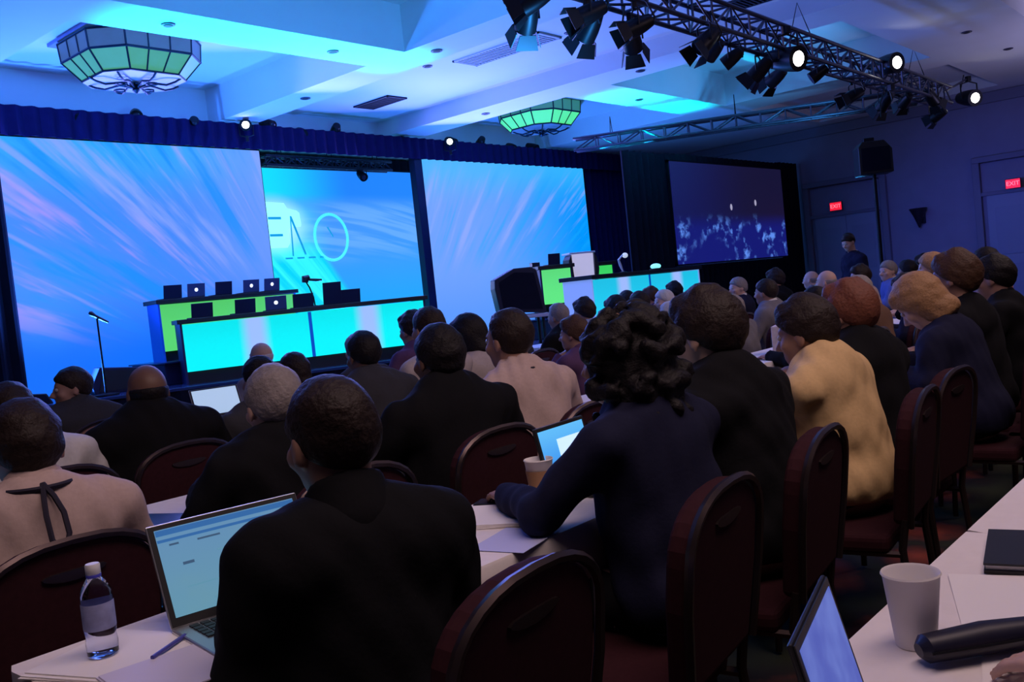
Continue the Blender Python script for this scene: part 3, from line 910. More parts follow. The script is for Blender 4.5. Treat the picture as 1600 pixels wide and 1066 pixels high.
GT = 'lamps hanging from the big lighting truss'
for pr, x, y, z, dx, dy, lb in (
    (F1, 5.98, 4.62, 3.90, -0.6, 0.9, 'black stage light cut by the top photo edge, leftmost on the truss'),
    (F4, 6.25, 4.90, 3.90, 0.6, 0.9, 'black stage light pointing down beside the leftmost one on the truss'),
    (F1, 6.75, 4.62, 3.92, -0.8, 0.7, 'barn door stage light aimed at the stage, left of the two with tiny bright spots'),
    (F4, 7.00, 4.80, 3.90, 0.3, 1.0, 'barn door stage light steeply tilted right behind the second hanging lamp'),
    (F1, 7.50, 4.62, 3.92, -0.8, 0.7, 'black barn door light with tiny bright reflections near the top centre right'),
    (F4, 7.72, 4.82, 3.90, 0.9, 0.4, 'black barn door light pressed against the one with bright reflections'),
    (F4, 8.80, 4.62, 3.98, -0.9, 0.4, 'large dark stage light hanging lowest under the truss, left of the lit lamp'),
    (F3, 9.30, 4.80, 3.96, 0.3, 1.0, 'small round black stage light between the large dark one and the lit lamp'),
    (F3, 9.85, 4.88, 3.96, -0.3, 1.0, 'tiny round black stage light just left of the lit lamp'),
    (F2, 10.75, 4.58, 4.16, -0.35, -0.94, 'big lit stage light with a white oval lens facing the audience'),
    (F4, 10.60, 4.90, 3.95, -0.2, 1.0, 'black barn door light hanging under the big lit lamp'),
    (F1, 11.15, 4.95, 3.92, 0.3, 1.0, 'black barn door light hanging just right under the big lit lamp'),
    (F3, 12.10, 4.80, 4.02, -0.5, 0.9, 'round dark red and blue stage light right of the big lit lamp'),
    (F1, 13.60, 4.90, 3.92, -0.7, 0.7, 'black stage light under the truss just left of the glaring lamp'),
    (F4, 14.60, 4.80, 3.90, 0.4, 0.9, 'black stage light cluster lamp directly below the glaring lamp'),
    (F1, 15.60, 4.80, 4.00, 0.7, 0.7, 'black stage light right of the glaring lamp on the truss'),
    (F4, 16.40, 4.62, 4.10, 0.9, -0.2, 'black stage light near the right end of the truss'),
    (F1, 16.9, 4.70, 3.85, 0.2, 0.9, 'lowest black stage light hanging at the right end of the truss'),
):
    fixture(pr, (x, y, z), dx, dy, lb, GT)
F2U = make_fixture(6, True, False, 1.1, True, -1)
fixture(F2U, (14.3, 4.58, 3.80), -0.45, -0.89, 'glaring round white stage light, brightest lamp at the upper right', GT)
fixture(F2, (18.4, 4.55, 4.40), -0.62, -0.78, 'lit stage light with a slim white oval, furthest right of all lamps', GT)
MB().tube([(17.4, 4.7, 4.08), (18.45, 4.56, 4.40)], 0.02, 6).build('truss_outrigger', M_STEEL)
tag(bpy.data.objects['truss_outrigger'], 'thin pipe holding the furthest right lit stage light beyond the truss end', 'pipe')

GV = 'lamps along the top of the black valance'
F5 = make_fixture(25, False, False, 0.72, False, -1)
FL = make_fixture(8, True, False, 0.7, False, -1)
names = ['far left edge of', 'left third of', 'spot left of the chandelier end on', 'left of the first lit lamp on', 'just right of the first lit lamp on', 'above the centre screen left half on', 'above the middle of the centre screen on', 'above the post on', 'just right of the second lit lamp on', 'above the right screen left half on', 'above the right screen middle on', 'tallest, near the right end of']
for i, (x, z) in enumerate(((5.0, 4.78), (6.15, 4.60), (7.05, 4.70), (7.95, 4.60), (9.35, 4.72), (10.0, 4.62), (10.75, 4.70), (12.35, 4.62), (13.7, 4.68), (14.55, 4.70), (15.55, 4.66), (16.3, 4.70))):
    fixture(F5, (x, 12.98, z - 0.36), math.sin(i * 2.3) * 0.5, -1 if i % 3 else 1, 'small dark stage light ' + names[i] + ' the valance', GV)
fixture(FL, (8.72, 12.70, 4.26), -0.55, -0.8, 'first small lit white lamp on the valance above the left screen', GV)
fixture(FL, (13.35, 12.70, 4.26), -0.7, -0.7, 'second small lit white lamp on the valance above the right screen', GV)
fixture(F3, (11.75, 13.55, 4.12), -0.3, -1, 'dark lamp hanging over the top right corner of the centre screen')
MB().tube([(4.4, 12.98, 4.28), (17.6, 12.98, 4.28)], 0.025, 6).build('lighting_pipe', M_MBLACK)
tag(bpy.data.objects['lighting_pipe'], 'long dark pipe behind the valance top carrying the row of small lamps', 'pipe')

# speaker on a tall stand by the side wall
t = thing('loudspeaker', 'dark loudspeaker box high on a pole stand in front of the side wall', 'speaker', (14.88, 5.13, 2.65), -1.0)
MB().prism([(-0.25, 0.0), (0.25, 0.0), (0.25, 0.36), (0.14, 0.5), (-0.19, 0.5), (-0.25, 0.42)], -0.2, 0.2).build('cabinet', M_PBLACK, t, bevel=0.012)
MB().box((0, -0.205, 0.22), (0.42, 0.012, 0.36)).build('grille', M_BLACK, t)
MB().box((-0.05, 0, 0.53), (0.16, 0.12, 0.08)).build('top_bracket', M_MBLACK, t, bevel=0.01)
t = thing('speaker_stand', 'thin dark pole stand holding up the high loudspeaker', 'stand', (14.88, 5.13, 0))
MB().cyl((0, 0, 0.3), (0, 0, 2.65), 0.028).build('pole', M_MBLACK, t, True)
for k in range(3):
    a = k * 2 * PI / 3 + 0.3
    MB().tube([(0, 0, 0.85), (0.5 * math.cos(a), 0.5 * math.sin(a), 0.02)], 0.016, 8).build('leg', M_MBLACK, t, True)
MB().cyl((0, 0, 0.80), (0, 0, 0.90), 0.045).build('collar', M_MBLACK, t, True)


# ------------------------------------------------------------------ chandeliers
M_GUP = mat('smoky_chandelier_glass', (0.10, 0.14, 0.15), 0.45, noise=0.2, scale=5, emit=lin((80, 112, 120)), es=0.32)
M_GLO = mat('green_lit_chandelier_glass', (0.10, 0.22, 0.13), 0.45, noise=0.2, scale=5, emit=lin((95, 195, 120)), es=0.5)
M_GBOT = mat('pale_chandelier_glass', (0.22, 0.24, 0.30), 0.45, emit=lin((80, 130, 230)), es=0.15)
M_IRON = mat('dark_blue_iron', (0.01, 0.03, 0.05), 0.5, 0.5)


def chandelier(label, loc, rz, gup, glo):
    t = thing('chandelier', label, 'chandelier', loc, rz)
    def ring(r, z, rr=0.93):
        # rectangle with cut corners, four panes on each long side
        p = []
        a, b_, c = r, r * rr, r * 0.42
        for (x0, y0, x1, y1, k) in ((-a + c, -b_, a - c, -b_, 3), (a - c, -b_, a, -b_ + c, 1), (a, -b_ + c, a, b_ - c, 3), (a, b_ - c, a - c, b_, 1), (a - c, b_, -a + c, b_, 3), (-a + c, b_, -a, b_ - c, 1), (-a, b_ - c, -a, -b_ + c, 3), (-a, -b_ + c, -a + c, -b_, 1)):
            for i in range(k):
                f = i / k
                p.append(Vector((x0 + (x1 - x0) * f, y0 + (y1 - y0) * f, z)))
        return p
    rings = [ring(0.76, 0.50), ring(0.74, 0.27), ring(0.55, 0.04)]
    n = len(rings[0])
    for nm, r0, r1, mt_ in (('upper_glass', rings[0], rings[1], gup), ('lower_glass', rings[1], rings[2], glo)):
        g_ = MB()
        for i in range(n):
            j = (i + 1) % n
            q = [r0[i], r0[j], r1[j], r1[i]]
            inn = [Vector((v.x * 0.975, v.y * 0.975, v.z)) for v in q]
            g_.add(q + inn, [(0, 1, 2, 3), (7, 6, 5, 4), (0, 3, 7, 4), (1, 5, 6, 2)])
        g_.build(nm, mt_, t)
    g_ = MB()
    g_.slab([(v.x, v.y) for v in rings[2]], 0.025, 0.04)
    g_.build('bottom_glass', M_GBOT, t)
    fr = MB()
    for r_ in rings:
        fr.tube(r_, 0.016, 6, True)
    for i in range(n):
        fr.tube([rings[0][i], rings[1][i], rings[2][i]], 0.013, 5)
    fr.build('frame', M_IRON, t, True)
    sc = MB()
    for k in range(8):
        a = k * PI / 4
        sc.tube([(math.cos(a) * s_, math.sin(a) * s_ * 0.9, z_) for s_, z_ in ((0.03, -0.05), (0.2, 0.0), (0.4, -0.04), (0.52, -0.01), (0.6, 0.03))], 0.014, 6)
    for k in range(4):
        a = k * PI / 2 + 0.4
        sc.tube([(math.cos(a) * 0.25 + 0.07 * math.cos(b_), math.sin(a) * 0.25 + 0.07 * math.sin(b_), -0.04) for b_ in [j * PI / 6 for j in range(11)]], 0.011, 5)
    sc.lathe([(0.01, -0.12), (0.05, -0.08), (0.03, -0.04), (0.08, 0.0), (0.02, 0.03)], 12)
    sc.build('scrollwork', M_IRON, t, True)
    cp = MB()
    cp.box((0, 0, 0.53), (1.25, 1.15, 0.06))
    cp.box((0, 0, 0.575), (1.5, 1.4, 0.06))
    cp.build('ceiling_canopy', mat('blue_canopy_paint', (0.25, 0.27, 0.5), 0.7), t, bevel=0.01)
    return t


chandelier('large cut corner glass chandelier bowl in the blue coffer at the upper left', (6.18, 11.3, 4.56), 0.0, M_GUP, M_GLO)
chandelier('smaller looking green lit chandelier over the right stage screen', (14.75, 11.5, 4.56), 0.0, mat('green_chandelier_glass', (0.10, 0.2, 0.15), 0.45, emit=lin((60, 140, 90)), es=0.5), mat('bright_green_chandelier_glass', (0.2, 0.5, 0.25), 0.45, emit=lin((90, 245, 120)), es=0.8))


# ------------------------------------------------------------------ people: one continuous surface per body from a blended distance field
class Field:
    def __init__(s, lo, hi, h):
        s.h = h
        s.lo = np.array(lo, dtype=np.float32)
        s.n = [int(math.ceil((hi[i] - lo[i]) / h)) + 1 for i in range(3)]
        s.ax = [(lo[i] + h * np.arange(s.n[i])).astype(np.float32) for i in range(3)]
        s.F = np.full(s.n, 0.3, dtype=np.float32)

    def sub(s, lo, hi, m=0.06):
        sl = []
        for i in range(3):
            a = int(max(0, math.floor((lo[i] - m - s.lo[i]) / s.h)))
            b = int(min(s.n[i], math.ceil((hi[i] + m - s.lo[i]) / s.h) + 1))
            if b <= a: return None, None
            sl.append(slice(a, b))
        P = (s.ax[0][sl[0]][:, None, None], s.ax[1][sl[1]][None, :, None], s.ax[2][sl[2]][None, None, :])
        return tuple(sl), P

    def union(s, fn, lo, hi, k=0.02):
        sl, P = s.sub(lo, hi)
        if sl is None: return
        d = fn(*P)
        A = s.F[sl]
        h = np.clip(0.5 + 0.5 * (A - d) / k, 0, 1)
        s.F[sl] = A * (1 - h) + d * h - k * h * (1 - h)

    def carve(s, fn, lo, hi, k=0.006):
        sl, P = s.sub(lo, hi, 0.02)
        if sl is None: return
        d = -fn(*P)
        A = s.F[sl]
        h = np.clip(0.5 - 0.5 * (A - d) / k, 0, 1)
        s.F[sl] = A * (1 - h) + d * h + k * h * (1 - h)

    def cone(s, a, b, ra, rb, k=0.02, sc=(1, 1, 1), grow=0.0):
        a = np.array(a, np.float32); b = np.array(b, np.float32)
        ra += grow; rb += grow
        sc = np.array(sc, np.float32)
        A, B = a / sc, b / sc
        ba = B - A
        bb = float(ba @ ba) + 1e-9
        ms = float(sc.min())

        def fn(X, Y, Z):
            px, py, pz = X / sc[0] - A[0], Y / sc[1] - A[1], Z / sc[2] - A[2]
            h = np.clip((px * ba[0] + py * ba[1] + pz * ba[2]) / bb, 0, 1)
            return (np.sqrt((px - ba[0] * h) ** 2 + (py - ba[1] * h) ** 2 + (pz - ba[2] * h) ** 2) - (ra + (rb - ra) * h)) * ms
        r = max(ra, rb) * sc
        s.union(fn, np.minimum(a - r, b - r), np.maximum(a + r, b + r), k)

    def ell_fn(s, c, r, M=None):
        c = np.array(c, np.float32)

        def fn(X, Y, Z):
            x, y, z = X - c[0], Y - c[1], Z - c[2]
            if M is not None:
                x, y, z = (M[0][0] * x + M[1][0] * y + M[2][0] * z, M[0][1] * x + M[1][1] * y + M[2][1] * z, M[0][2] * x + M[1][2] * y + M[2][2] * z)
            k0 = np.sqrt((x / r[0]) ** 2 + (y / r[1]) ** 2 + (z / r[2]) ** 2)
            k1 = np.sqrt((x / r[0] ** 2) ** 2 + (y / r[1] ** 2) ** 2 + (z / r[2] ** 2) ** 2) + 1e-6
            return k0 * (k0 - 1.0) / k1
        return fn

    def ell(s, c, r, k=0.02, M=None, grow=0.0):
        r = tuple(v + grow for v in r)
        mr = max(r)
        c = np.array(c, np.float32)
        s.union(s.ell_fn(c, r, M), c - mr, c + mr, k)

    def dent(s, c, r, k=0.006, M=None):
        mr = max(r)
        c = np.array(c, np.float32)
        s.carve(s.ell_fn(c, r, M), c - mr, c + mr, k)

    def mesh(s):
        F = s.F
        n = F.shape
        neg = F < 0
        c = neg[:-1, :-1, :-1].astype(np.int8)
        tot = np.zeros_like(c)
        for i in (0, 1):
            for j in (0, 1):
                for k in (0, 1):
                    tot += neg[i:n[0] - 1 + i, j:n[1] - 1 + j, k:n[2] - 1 + k]
        act = np.argwhere((tot > 0) & (tot < 8))
        if len(act) == 0:
            return np.zeros((0, 3)), []
        idx = np.full(tot.shape, -1, np.int64)
        idx[act[:, 0], act[:, 1], act[:, 2]] = np.arange(len(act))
        acc = np.zeros((len(act), 3)); cnt = np.zeros(len(act))
        corners = [(i, j, k) for i in (0, 1) for j in (0, 1) for k in (0, 1)]
        for a in corners:
            for ax in range(3):
                if a[ax]: continue
                b = list(a); b[ax] = 1
                fa = F[act[:, 0] + a[0], act[:, 1] + a[1], act[:, 2] + a[2]]
                fb = F[act[:, 0] + b[0], act[:, 1] + b[1], act[:, 2] + b[2]]
                cr = (fa < 0) != (fb < 0)
                t = np.where(cr, fa / np.where(np.abs(fa - fb) < 1e-9, 1, fa - fb), 0)
                p = np.tile(np.array(a, float), (len(act), 1))
                p[:, ax] += t
                acc[cr] += p[cr]
                cnt[cr] += 1
        V = (act + acc / np.maximum(cnt, 1)[:, None]) * s.h + s.lo
        Q = []
        for ax in range(3):
            u, v = (ax + 1) % 3, (ax + 2) % 3
            s0 = [slice(None)] * 3; s1 = [slice(None)] * 3
            s0[ax] = slice(0, n[ax] - 1); s1[ax] = slice(1, n[ax])
            for q in (u, v):
                s0[q] = slice(1, n[q] - 1); s1[q] = slice(1, n[q] - 1)
            A, B = neg[tuple(s0)], neg[tuple(s1)]
            e = np.argwhere(A != B)
            if len(e) == 0: continue
            fl = A[e[:, 0], e[:, 1], e[:, 2]]
            e = e.copy(); e[:, u] += 1; e[:, v] += 1
            cs = []
            for du, dv in ((-1, -1), (0, -1), (0, 0), (-1, 0)):
                q = e.copy(); q[:, u] += du; q[:, v] += dv
                cs.append(idx[q[:, 0], q[:, 1], q[:, 2]])
            q = np.stack(cs, 1)
            q[~fl] = q[~fl][:, ::-1]
            Q.append(q[(q >= 0).all(1)])
        return V, np.concatenate(Q)


def mesh_from(V, Q, name, mt):
    me = bpy.data.meshes.new(name)
    me.vertices.add(len(V))
    me.vertices.foreach_set('co', V.astype(np.float32).ravel())
    me.loops.add(Q.size)
    me.loops.foreach_set('vertex_index', Q.astype(np.int32).ravel())
    me.polygons.add(len(Q))
    me.polygons.foreach_set('loop_start', np.arange(0, Q.size, 4, dtype=np.int32))
    me.polygons.foreach_set('use_smooth', np.ones(len(Q), dtype=bool))
    me.update(calc_edges=True)
    me.materials.append(mt)
    return me


def smooth_verts(V, Q, it=2, f=0.5):
    for _ in range(it):
        S = np.zeros_like(V); C = np.zeros(len(V))
        for a, b in ((0, 1), (1, 2), (2, 3), (3, 0)):
            np.add.at(S, Q[:, a], V[Q[:, b]]); np.add.at(C, Q[:, a], 1)
            np.add.at(S, Q[:, b], V[Q[:, a]]); np.add.at(C, Q[:, b], 1)
        V = V * (1 - f) + f * S / np.maximum(C, 1)[:, None]
    return V


def wob(X, Y, Z, f, seed):
    r = random.Random(seed)
    o = 0
    for _ in range(4):
        a, b_, c, p = (r.uniform(-1, 1) for _ in range(4))
        o = o + np.sin(f * (a * X + b_ * Y + c * Z) * 1.6 + p * 9)
    return o / 4


SKIN = {'fair': mat('fair_skin', (0.55, 0.34, 0.27), 0.55, noise=0.06, scale=25), 'tan': mat('tan_skin', (0.36, 0.20, 0.15), 0.55, noise=0.06, scale=25), 'brown': mat('brown_skin', (0.16, 0.085, 0.06), 0.5, noise=0.06, scale=25)}
HAIR = {'black': mat('black_hair', (0.010, 0.008, 0.010), 0.55, noise=0.5, scale=90, bump=0.5, spec=0.22), 'dark': mat('dark_brown_hair', (0.022, 0.014, 0.013), 0.5, noise=0.5, scale=90, bump=0.5, spec=0.22), 'brown': mat('brown_hair', (0.07, 0.035, 0.022), 0.5, noise=0.4, scale=90, bump=0.5, spec=0.22), 'red': mat('reddish_brown_hair', (0.16, 0.055, 0.035), 0.5, noise=0.4, scale=90, bump=0.5, spec=0.22), 'blond': mat('dark_blond_hair', (0.36, 0.20, 0.10), 0.5, noise=0.35, scale=90, bump=0.5, spec=0.22), 'grey': mat('grey_hair', (0.24, 0.21, 0.21), 0.55, noise=0.3, scale=90, bump=0.5, spec=0.22), 'white': mat('white_hair', (0.55, 0.52, 0.52), 0.55, noise=0.2, scale=90, bump=0.5, spec=0.22)}
FAB = {'black': (0.006, 0.006, 0.008), 'navy': (0.012, 0.013, 0.036), 'beige': (0.48, 0.36, 0.34), 'yellow': (0.62, 0.42, 0.21), 'white': (0.62, 0.60, 0.62), 'grey': (0.16, 0.15, 0.18), 'blue': (0.10, 0.14, 0.38), 'sage': (0.24, 0.29, 0.24), 'plum': (0.10, 0.05, 0.12), 'brown': (0.13, 0.07, 0.05), 'pale blue': (0.30, 0.38, 0.62), 'dark grey': (0.04, 0.04, 0.05), 'rose': (0.36, 0.19, 0.19), 'check': (0.42, 0.36, 0.36)}
FABM = {k: mat(k.replace(' ', '_') + '_cloth', v, 0.9, noise=0.12, scale=70, bump=0.12, spec=0.15) for k, v in FAB.items()}
M_TROU = mat('dark_trouser_cloth', (0.012, 0.012, 0.016), 0.9, noise=0.1, scale=60, spec=0.15)
M_SHOE = mat('black_shoe_leather', (0.012, 0.011, 0.01), 0.35)
M_EYEW = mat('eye_white', (0.42, 0.38, 0.37), 0.3)
M_IRIS = mat('dark_iris', (0.02, 0.012, 0.008), 0.15)
M_LANY = mat('dark_lanyard_ribbon', (0.015, 0.012, 0.03), 0.8)


class Pose:
    """joint positions in the person's own frame: faces +Y, hips over the origin"""
    def __init__(s, hs=1.02, top=1.29, lean=6, yaw=0, pitch=0, roll=0, tw=0, arms='table', stand=False, wide=1.0, h=0.011, sleeve='long', hand_dx=0.0, reach=0.0):
        s.__dict__.update(locals())
        hz = 0.95 if stand else 0.55
        s.hz = hz
        kz = (top - hz) / ((1.72 - 0.95) if stand else 0.74)
        if stand: kz = (top - hz) / 0.79
        s.kz = kz
        T = Matrix.Rotation(-R(lean), 4, 'X')
        Tw = Matrix.Rotation(R(tw), 4, 'Z')

        def U(x, y, z):
            v = T @ Vector((x * wide, y, z * kz))
            f = min(1, z / 0.4)
            return Vector((0, 0, hz)) + v
        s.U = U
        s.neck0 = U(0, -0.012, 0.458)
        s.neck1 = U(0, 0.012, 0.56)
        H = Matrix.Rotation(R(yaw), 3, 'Z') @ Matrix.Rotation(-R(pitch), 3, 'X') @ Matrix.Rotation(R(roll), 3, 'Y')
        s.H = H
        s.hc = s.neck1 + H @ Vector((0, 0.02, 0.075))
        # bring the crown to the wanted height
        dz = top - (s.hc.z + max((H @ Vector(v)).z for v in ((0, -0.02, 0.125), (0, 0.06, 0.10), (0, -0.08, 0.08))))
        s.hc.z += dz * 0.9
        s.neck1.z += dz * 0.6
        s.sh = [U(sg * 0.192, -0.01, 0.412) for sg in (-1, 1)]
        s.arm = []
        for i, sg in enumerate((-1, 1)):
            S = s.sh[i]
            a = arms if isinstance(arms, str) else arms[i]
            if stand or a == 'down':
                E_, Wt = S + Vector((sg * 0.05, 0.0, -0.28)), S + Vector((sg * 0.05, 0.07, -0.53))
            elif a == 'table':
                Wt = Vector((sg * 0.17 * wide, 0.36, 0.805)); E_ = Vector((sg * 0.27 * wide, 0.10, 0.76))
            elif a == 'folded':
                Wt = Vector((-sg * 0.02, 0.30, 0.81 + 0.02 * sg)); E_ = Vector((sg * 0.25 * wide, 0.12, 0.78))
            elif a == 'lap':
                Wt = Vector((sg * 0.08, 0.24, 0.68)); E_ = Vector((sg * 0.25 * wide, 0.02, 0.74))
            elif a == 'chin':
                Wt = s.hc + Vector((sg * 0.06, 0.10, -0.16)); E_ = Vector((sg * 0.2, 0.26, 0.80))
            else:
                E_, Wt = Vector(a[0]), Vector(a[1])
            s.arm.append((S, E_, Wt))
        if stand:
            s.leg = [(Vector((sg * 0.09, 0, 0.92)), Vector((sg * 0.10, 0.02, 0.50)), Vector((sg * 0.10, -0.01, 0.09))) for sg in (-1, 1)]
        else:
            s.leg = [(Vector((sg * 0.09, 0.02, 0.545)), Vector((sg * 0.12, 0.42, 0.525)), Vector((sg * 0.12, 0.40, 0.10))) for sg in (-1, 1)]


def bounds(P, pad=0.16):
    pts = [P.hc + Vector((0, 0, 0.16)), P.hc + Vector((0.2, 0.1, 0)), P.hc - Vector((0.2, 0.2, 0)), Vector((-0.3 * P.wide, -0.2, P.hz)), Vector((0.3 * P.wide, 0.2, P.hz))]
    for a in P.arm: pts += list(a)
    for l in P.leg: pts += list(l)
    pts += [P.leg[0][2] + Vector((0, 0.2, -0.1))]
    for a in P.arm: pts.append(a[2] + (a[2] - a[1]).normalized() * 0.2)
    lo = [min(p[i] for p in pts) - pad for i in range(3)]
    hi = [max(p[i] for p in pts) + pad for i in range(3)]
    lo[2] = -0.02
    return lo, hi


def torso(F, P, g=0.0, k=0.05):
    U, w = P.U, P.wide
    F.ell(Vector((0, -0.01, P.hz + 0.02)), (0.175 * w, 0.125, 0.105), k, None, g)
    F.cone(U(0, -0.01, 0.04), U(0, 0.0, 0.22), 0.16 * w, 0.15 * w, k, (1, 0.74, 1), g)
    F.cone(U(0, 0.0, 0.22), U(0, 0.005, 0.36), 0.155 * w, 0.165 * w, k, (1, 0.70, 1), g)
    F.cone(U(-0.14, -0.012, 0.40), U(0.14, -0.012, 0.40), 0.070, 0.070, k, (1, 1, 1), g)
    for sg in (-1, 1):
        F.cone(U(sg * 0.035, -0.015, 0.455), U(sg * 0.15, -0.013, 0.42), 0.034, 0.046, 0.03, (1, 1, 1), g)


def arms(F, P, g=0.0, to='wrist', k=0.03):
    for (S, E_, Wt) in P.arm:
        F.cone(S, E_, 0.055, 0.043, k, (1, 1, 1), g)
        if to == 'wrist':
            F.cone(E_, Wt, 0.043, 0.029, k, (1, 1, 1), g)
        elif to == 'mid':
            F.cone(E_, E_.lerp(Wt, 0.2), 0.043, 0.041, k, (1, 1, 1), g)


def hand(F, E_, Wt, sg, down=None):
    d = (Wt - E_).normalized()
    d = Vector((d.x, d.y, d.z * 0.4)).normalized()
    n = Vector((0, 0, -1))
    n = (n - d * n.dot(d)).normalized()
    sd = d.cross(n).normalized()
    if sd.x * sg > 0: sd = -sd          # thumb side points to the body's middle
    M = Matrix((sd, d, n)).transposed()
    Mx = [[M[i][j] for j in range(3)] for i in range(3)]
    F.cone(Wt, Wt + d * 0.03, 0.027, 0.026, 0.015)
    F.ell(Wt + d * 0.055, (0.040, 0.052, 0.016), 0.014, Mx)
    for q, (off, ln) in enumerate(((0.030, 0.92), (0.010, 1.05), (-0.010, 1.0), (-0.029, 0.78))):
        b0 = Wt + d * 0.088 + sd * off
        b1 = b0 + (d * 0.92 + n * 0.30 + sd * off * 1.5).normalized() * 0.042 * ln
        b2 = b1 + (d * 0.70 + n * 0.70).normalized() * 0.036 * ln
        F.cone(b0, b1, 0.0095, 0.0088, 0.004)
        F.cone(b1, b2, 0.0088, 0.0072, 0.004)
    t0 = Wt + d * 0.035 + sd * 0.034
    t1 = t0 + (d * 0.6 + sd * 0.75 + n * 0.15).normalized() * 0.036
    t2 = t1 + (d * 0.85 + sd * 0.25 + n * 0.35).normalized() * 0.030
    F.cone(t0, t1, 0.0125, 0.0105, 0.008)
    F.cone(t1, t2, 0.0105, 0.0085, 0.004)


def head(F, P):
    H, c = P.H, P.hc
    M = [[H[i][j] for j in range(3)] for i in range(3)]
    hs = P.hs
    at = lambda x, y, z: c + H @ (Vector((x, y, z)) * hs)
    F.ell(at(0, -0.012, 0.028), (0.074 * hs, 0.094 * hs, 0.090 * hs), 0.02, M)
    F.ell(at(0, 0.028, -0.030), (0.060 * hs, 0.064 * hs, 0.072 * hs), 0.03, M)
    F.ell(at(0, 0.052, -0.082), (0.034, 0.034, 0.030), 0.025, M)
    F.cone(at(0, 0.086, 0.012), at(0, 0.110, -0.026), 0.008, 0.0125, 0.008)
    F.cone(at(-0.009, 0.098, -0.032), at(0.009, 0.098, -0.032), 0.009, 0.009, 0.006)
    F.cone(at(-0.036, 0.074, 0.030), at(0.036, 0.074, 0.030), 0.011, 0.011, 0.012)
    for sg in (-1, 1):
        F.dent(at(sg * 0.031, 0.092, 0.010), (0.016, 0.012, 0.010), 0.008, M)
        F.ell(at(sg * 0.046, 0.062, -0.022), (0.022, 0.020, 0.020), 0.02, M)
        F.ell(at(sg * 0.078, -0.008, -0.006), (0.010, 0.020, 0.032), 0.006, M)
        F.dent(at(sg * 0.089, -0.002, -0.004), (0.006, 0.010, 0.018), 0.004, M)
    F.cone(at(-0.020, 0.084, -0.058), at(0.020, 0.084, -0.058), 0.006, 0.006, 0.006)
    F.cone(at(-0.016, 0.083, -0.068), at(0.016, 0.083, -0.068), 0.0075, 0.0075, 0.006)
    F.dent(at(0, 0.095, -0.0625), (0.022, 0.012, 0.0018), 0.003, M)
    F.cone(P.neck0 - Vector((0, 0, 0.03)), at(0, -0.022, -0.055), 0.058, 0.054, 0.03)


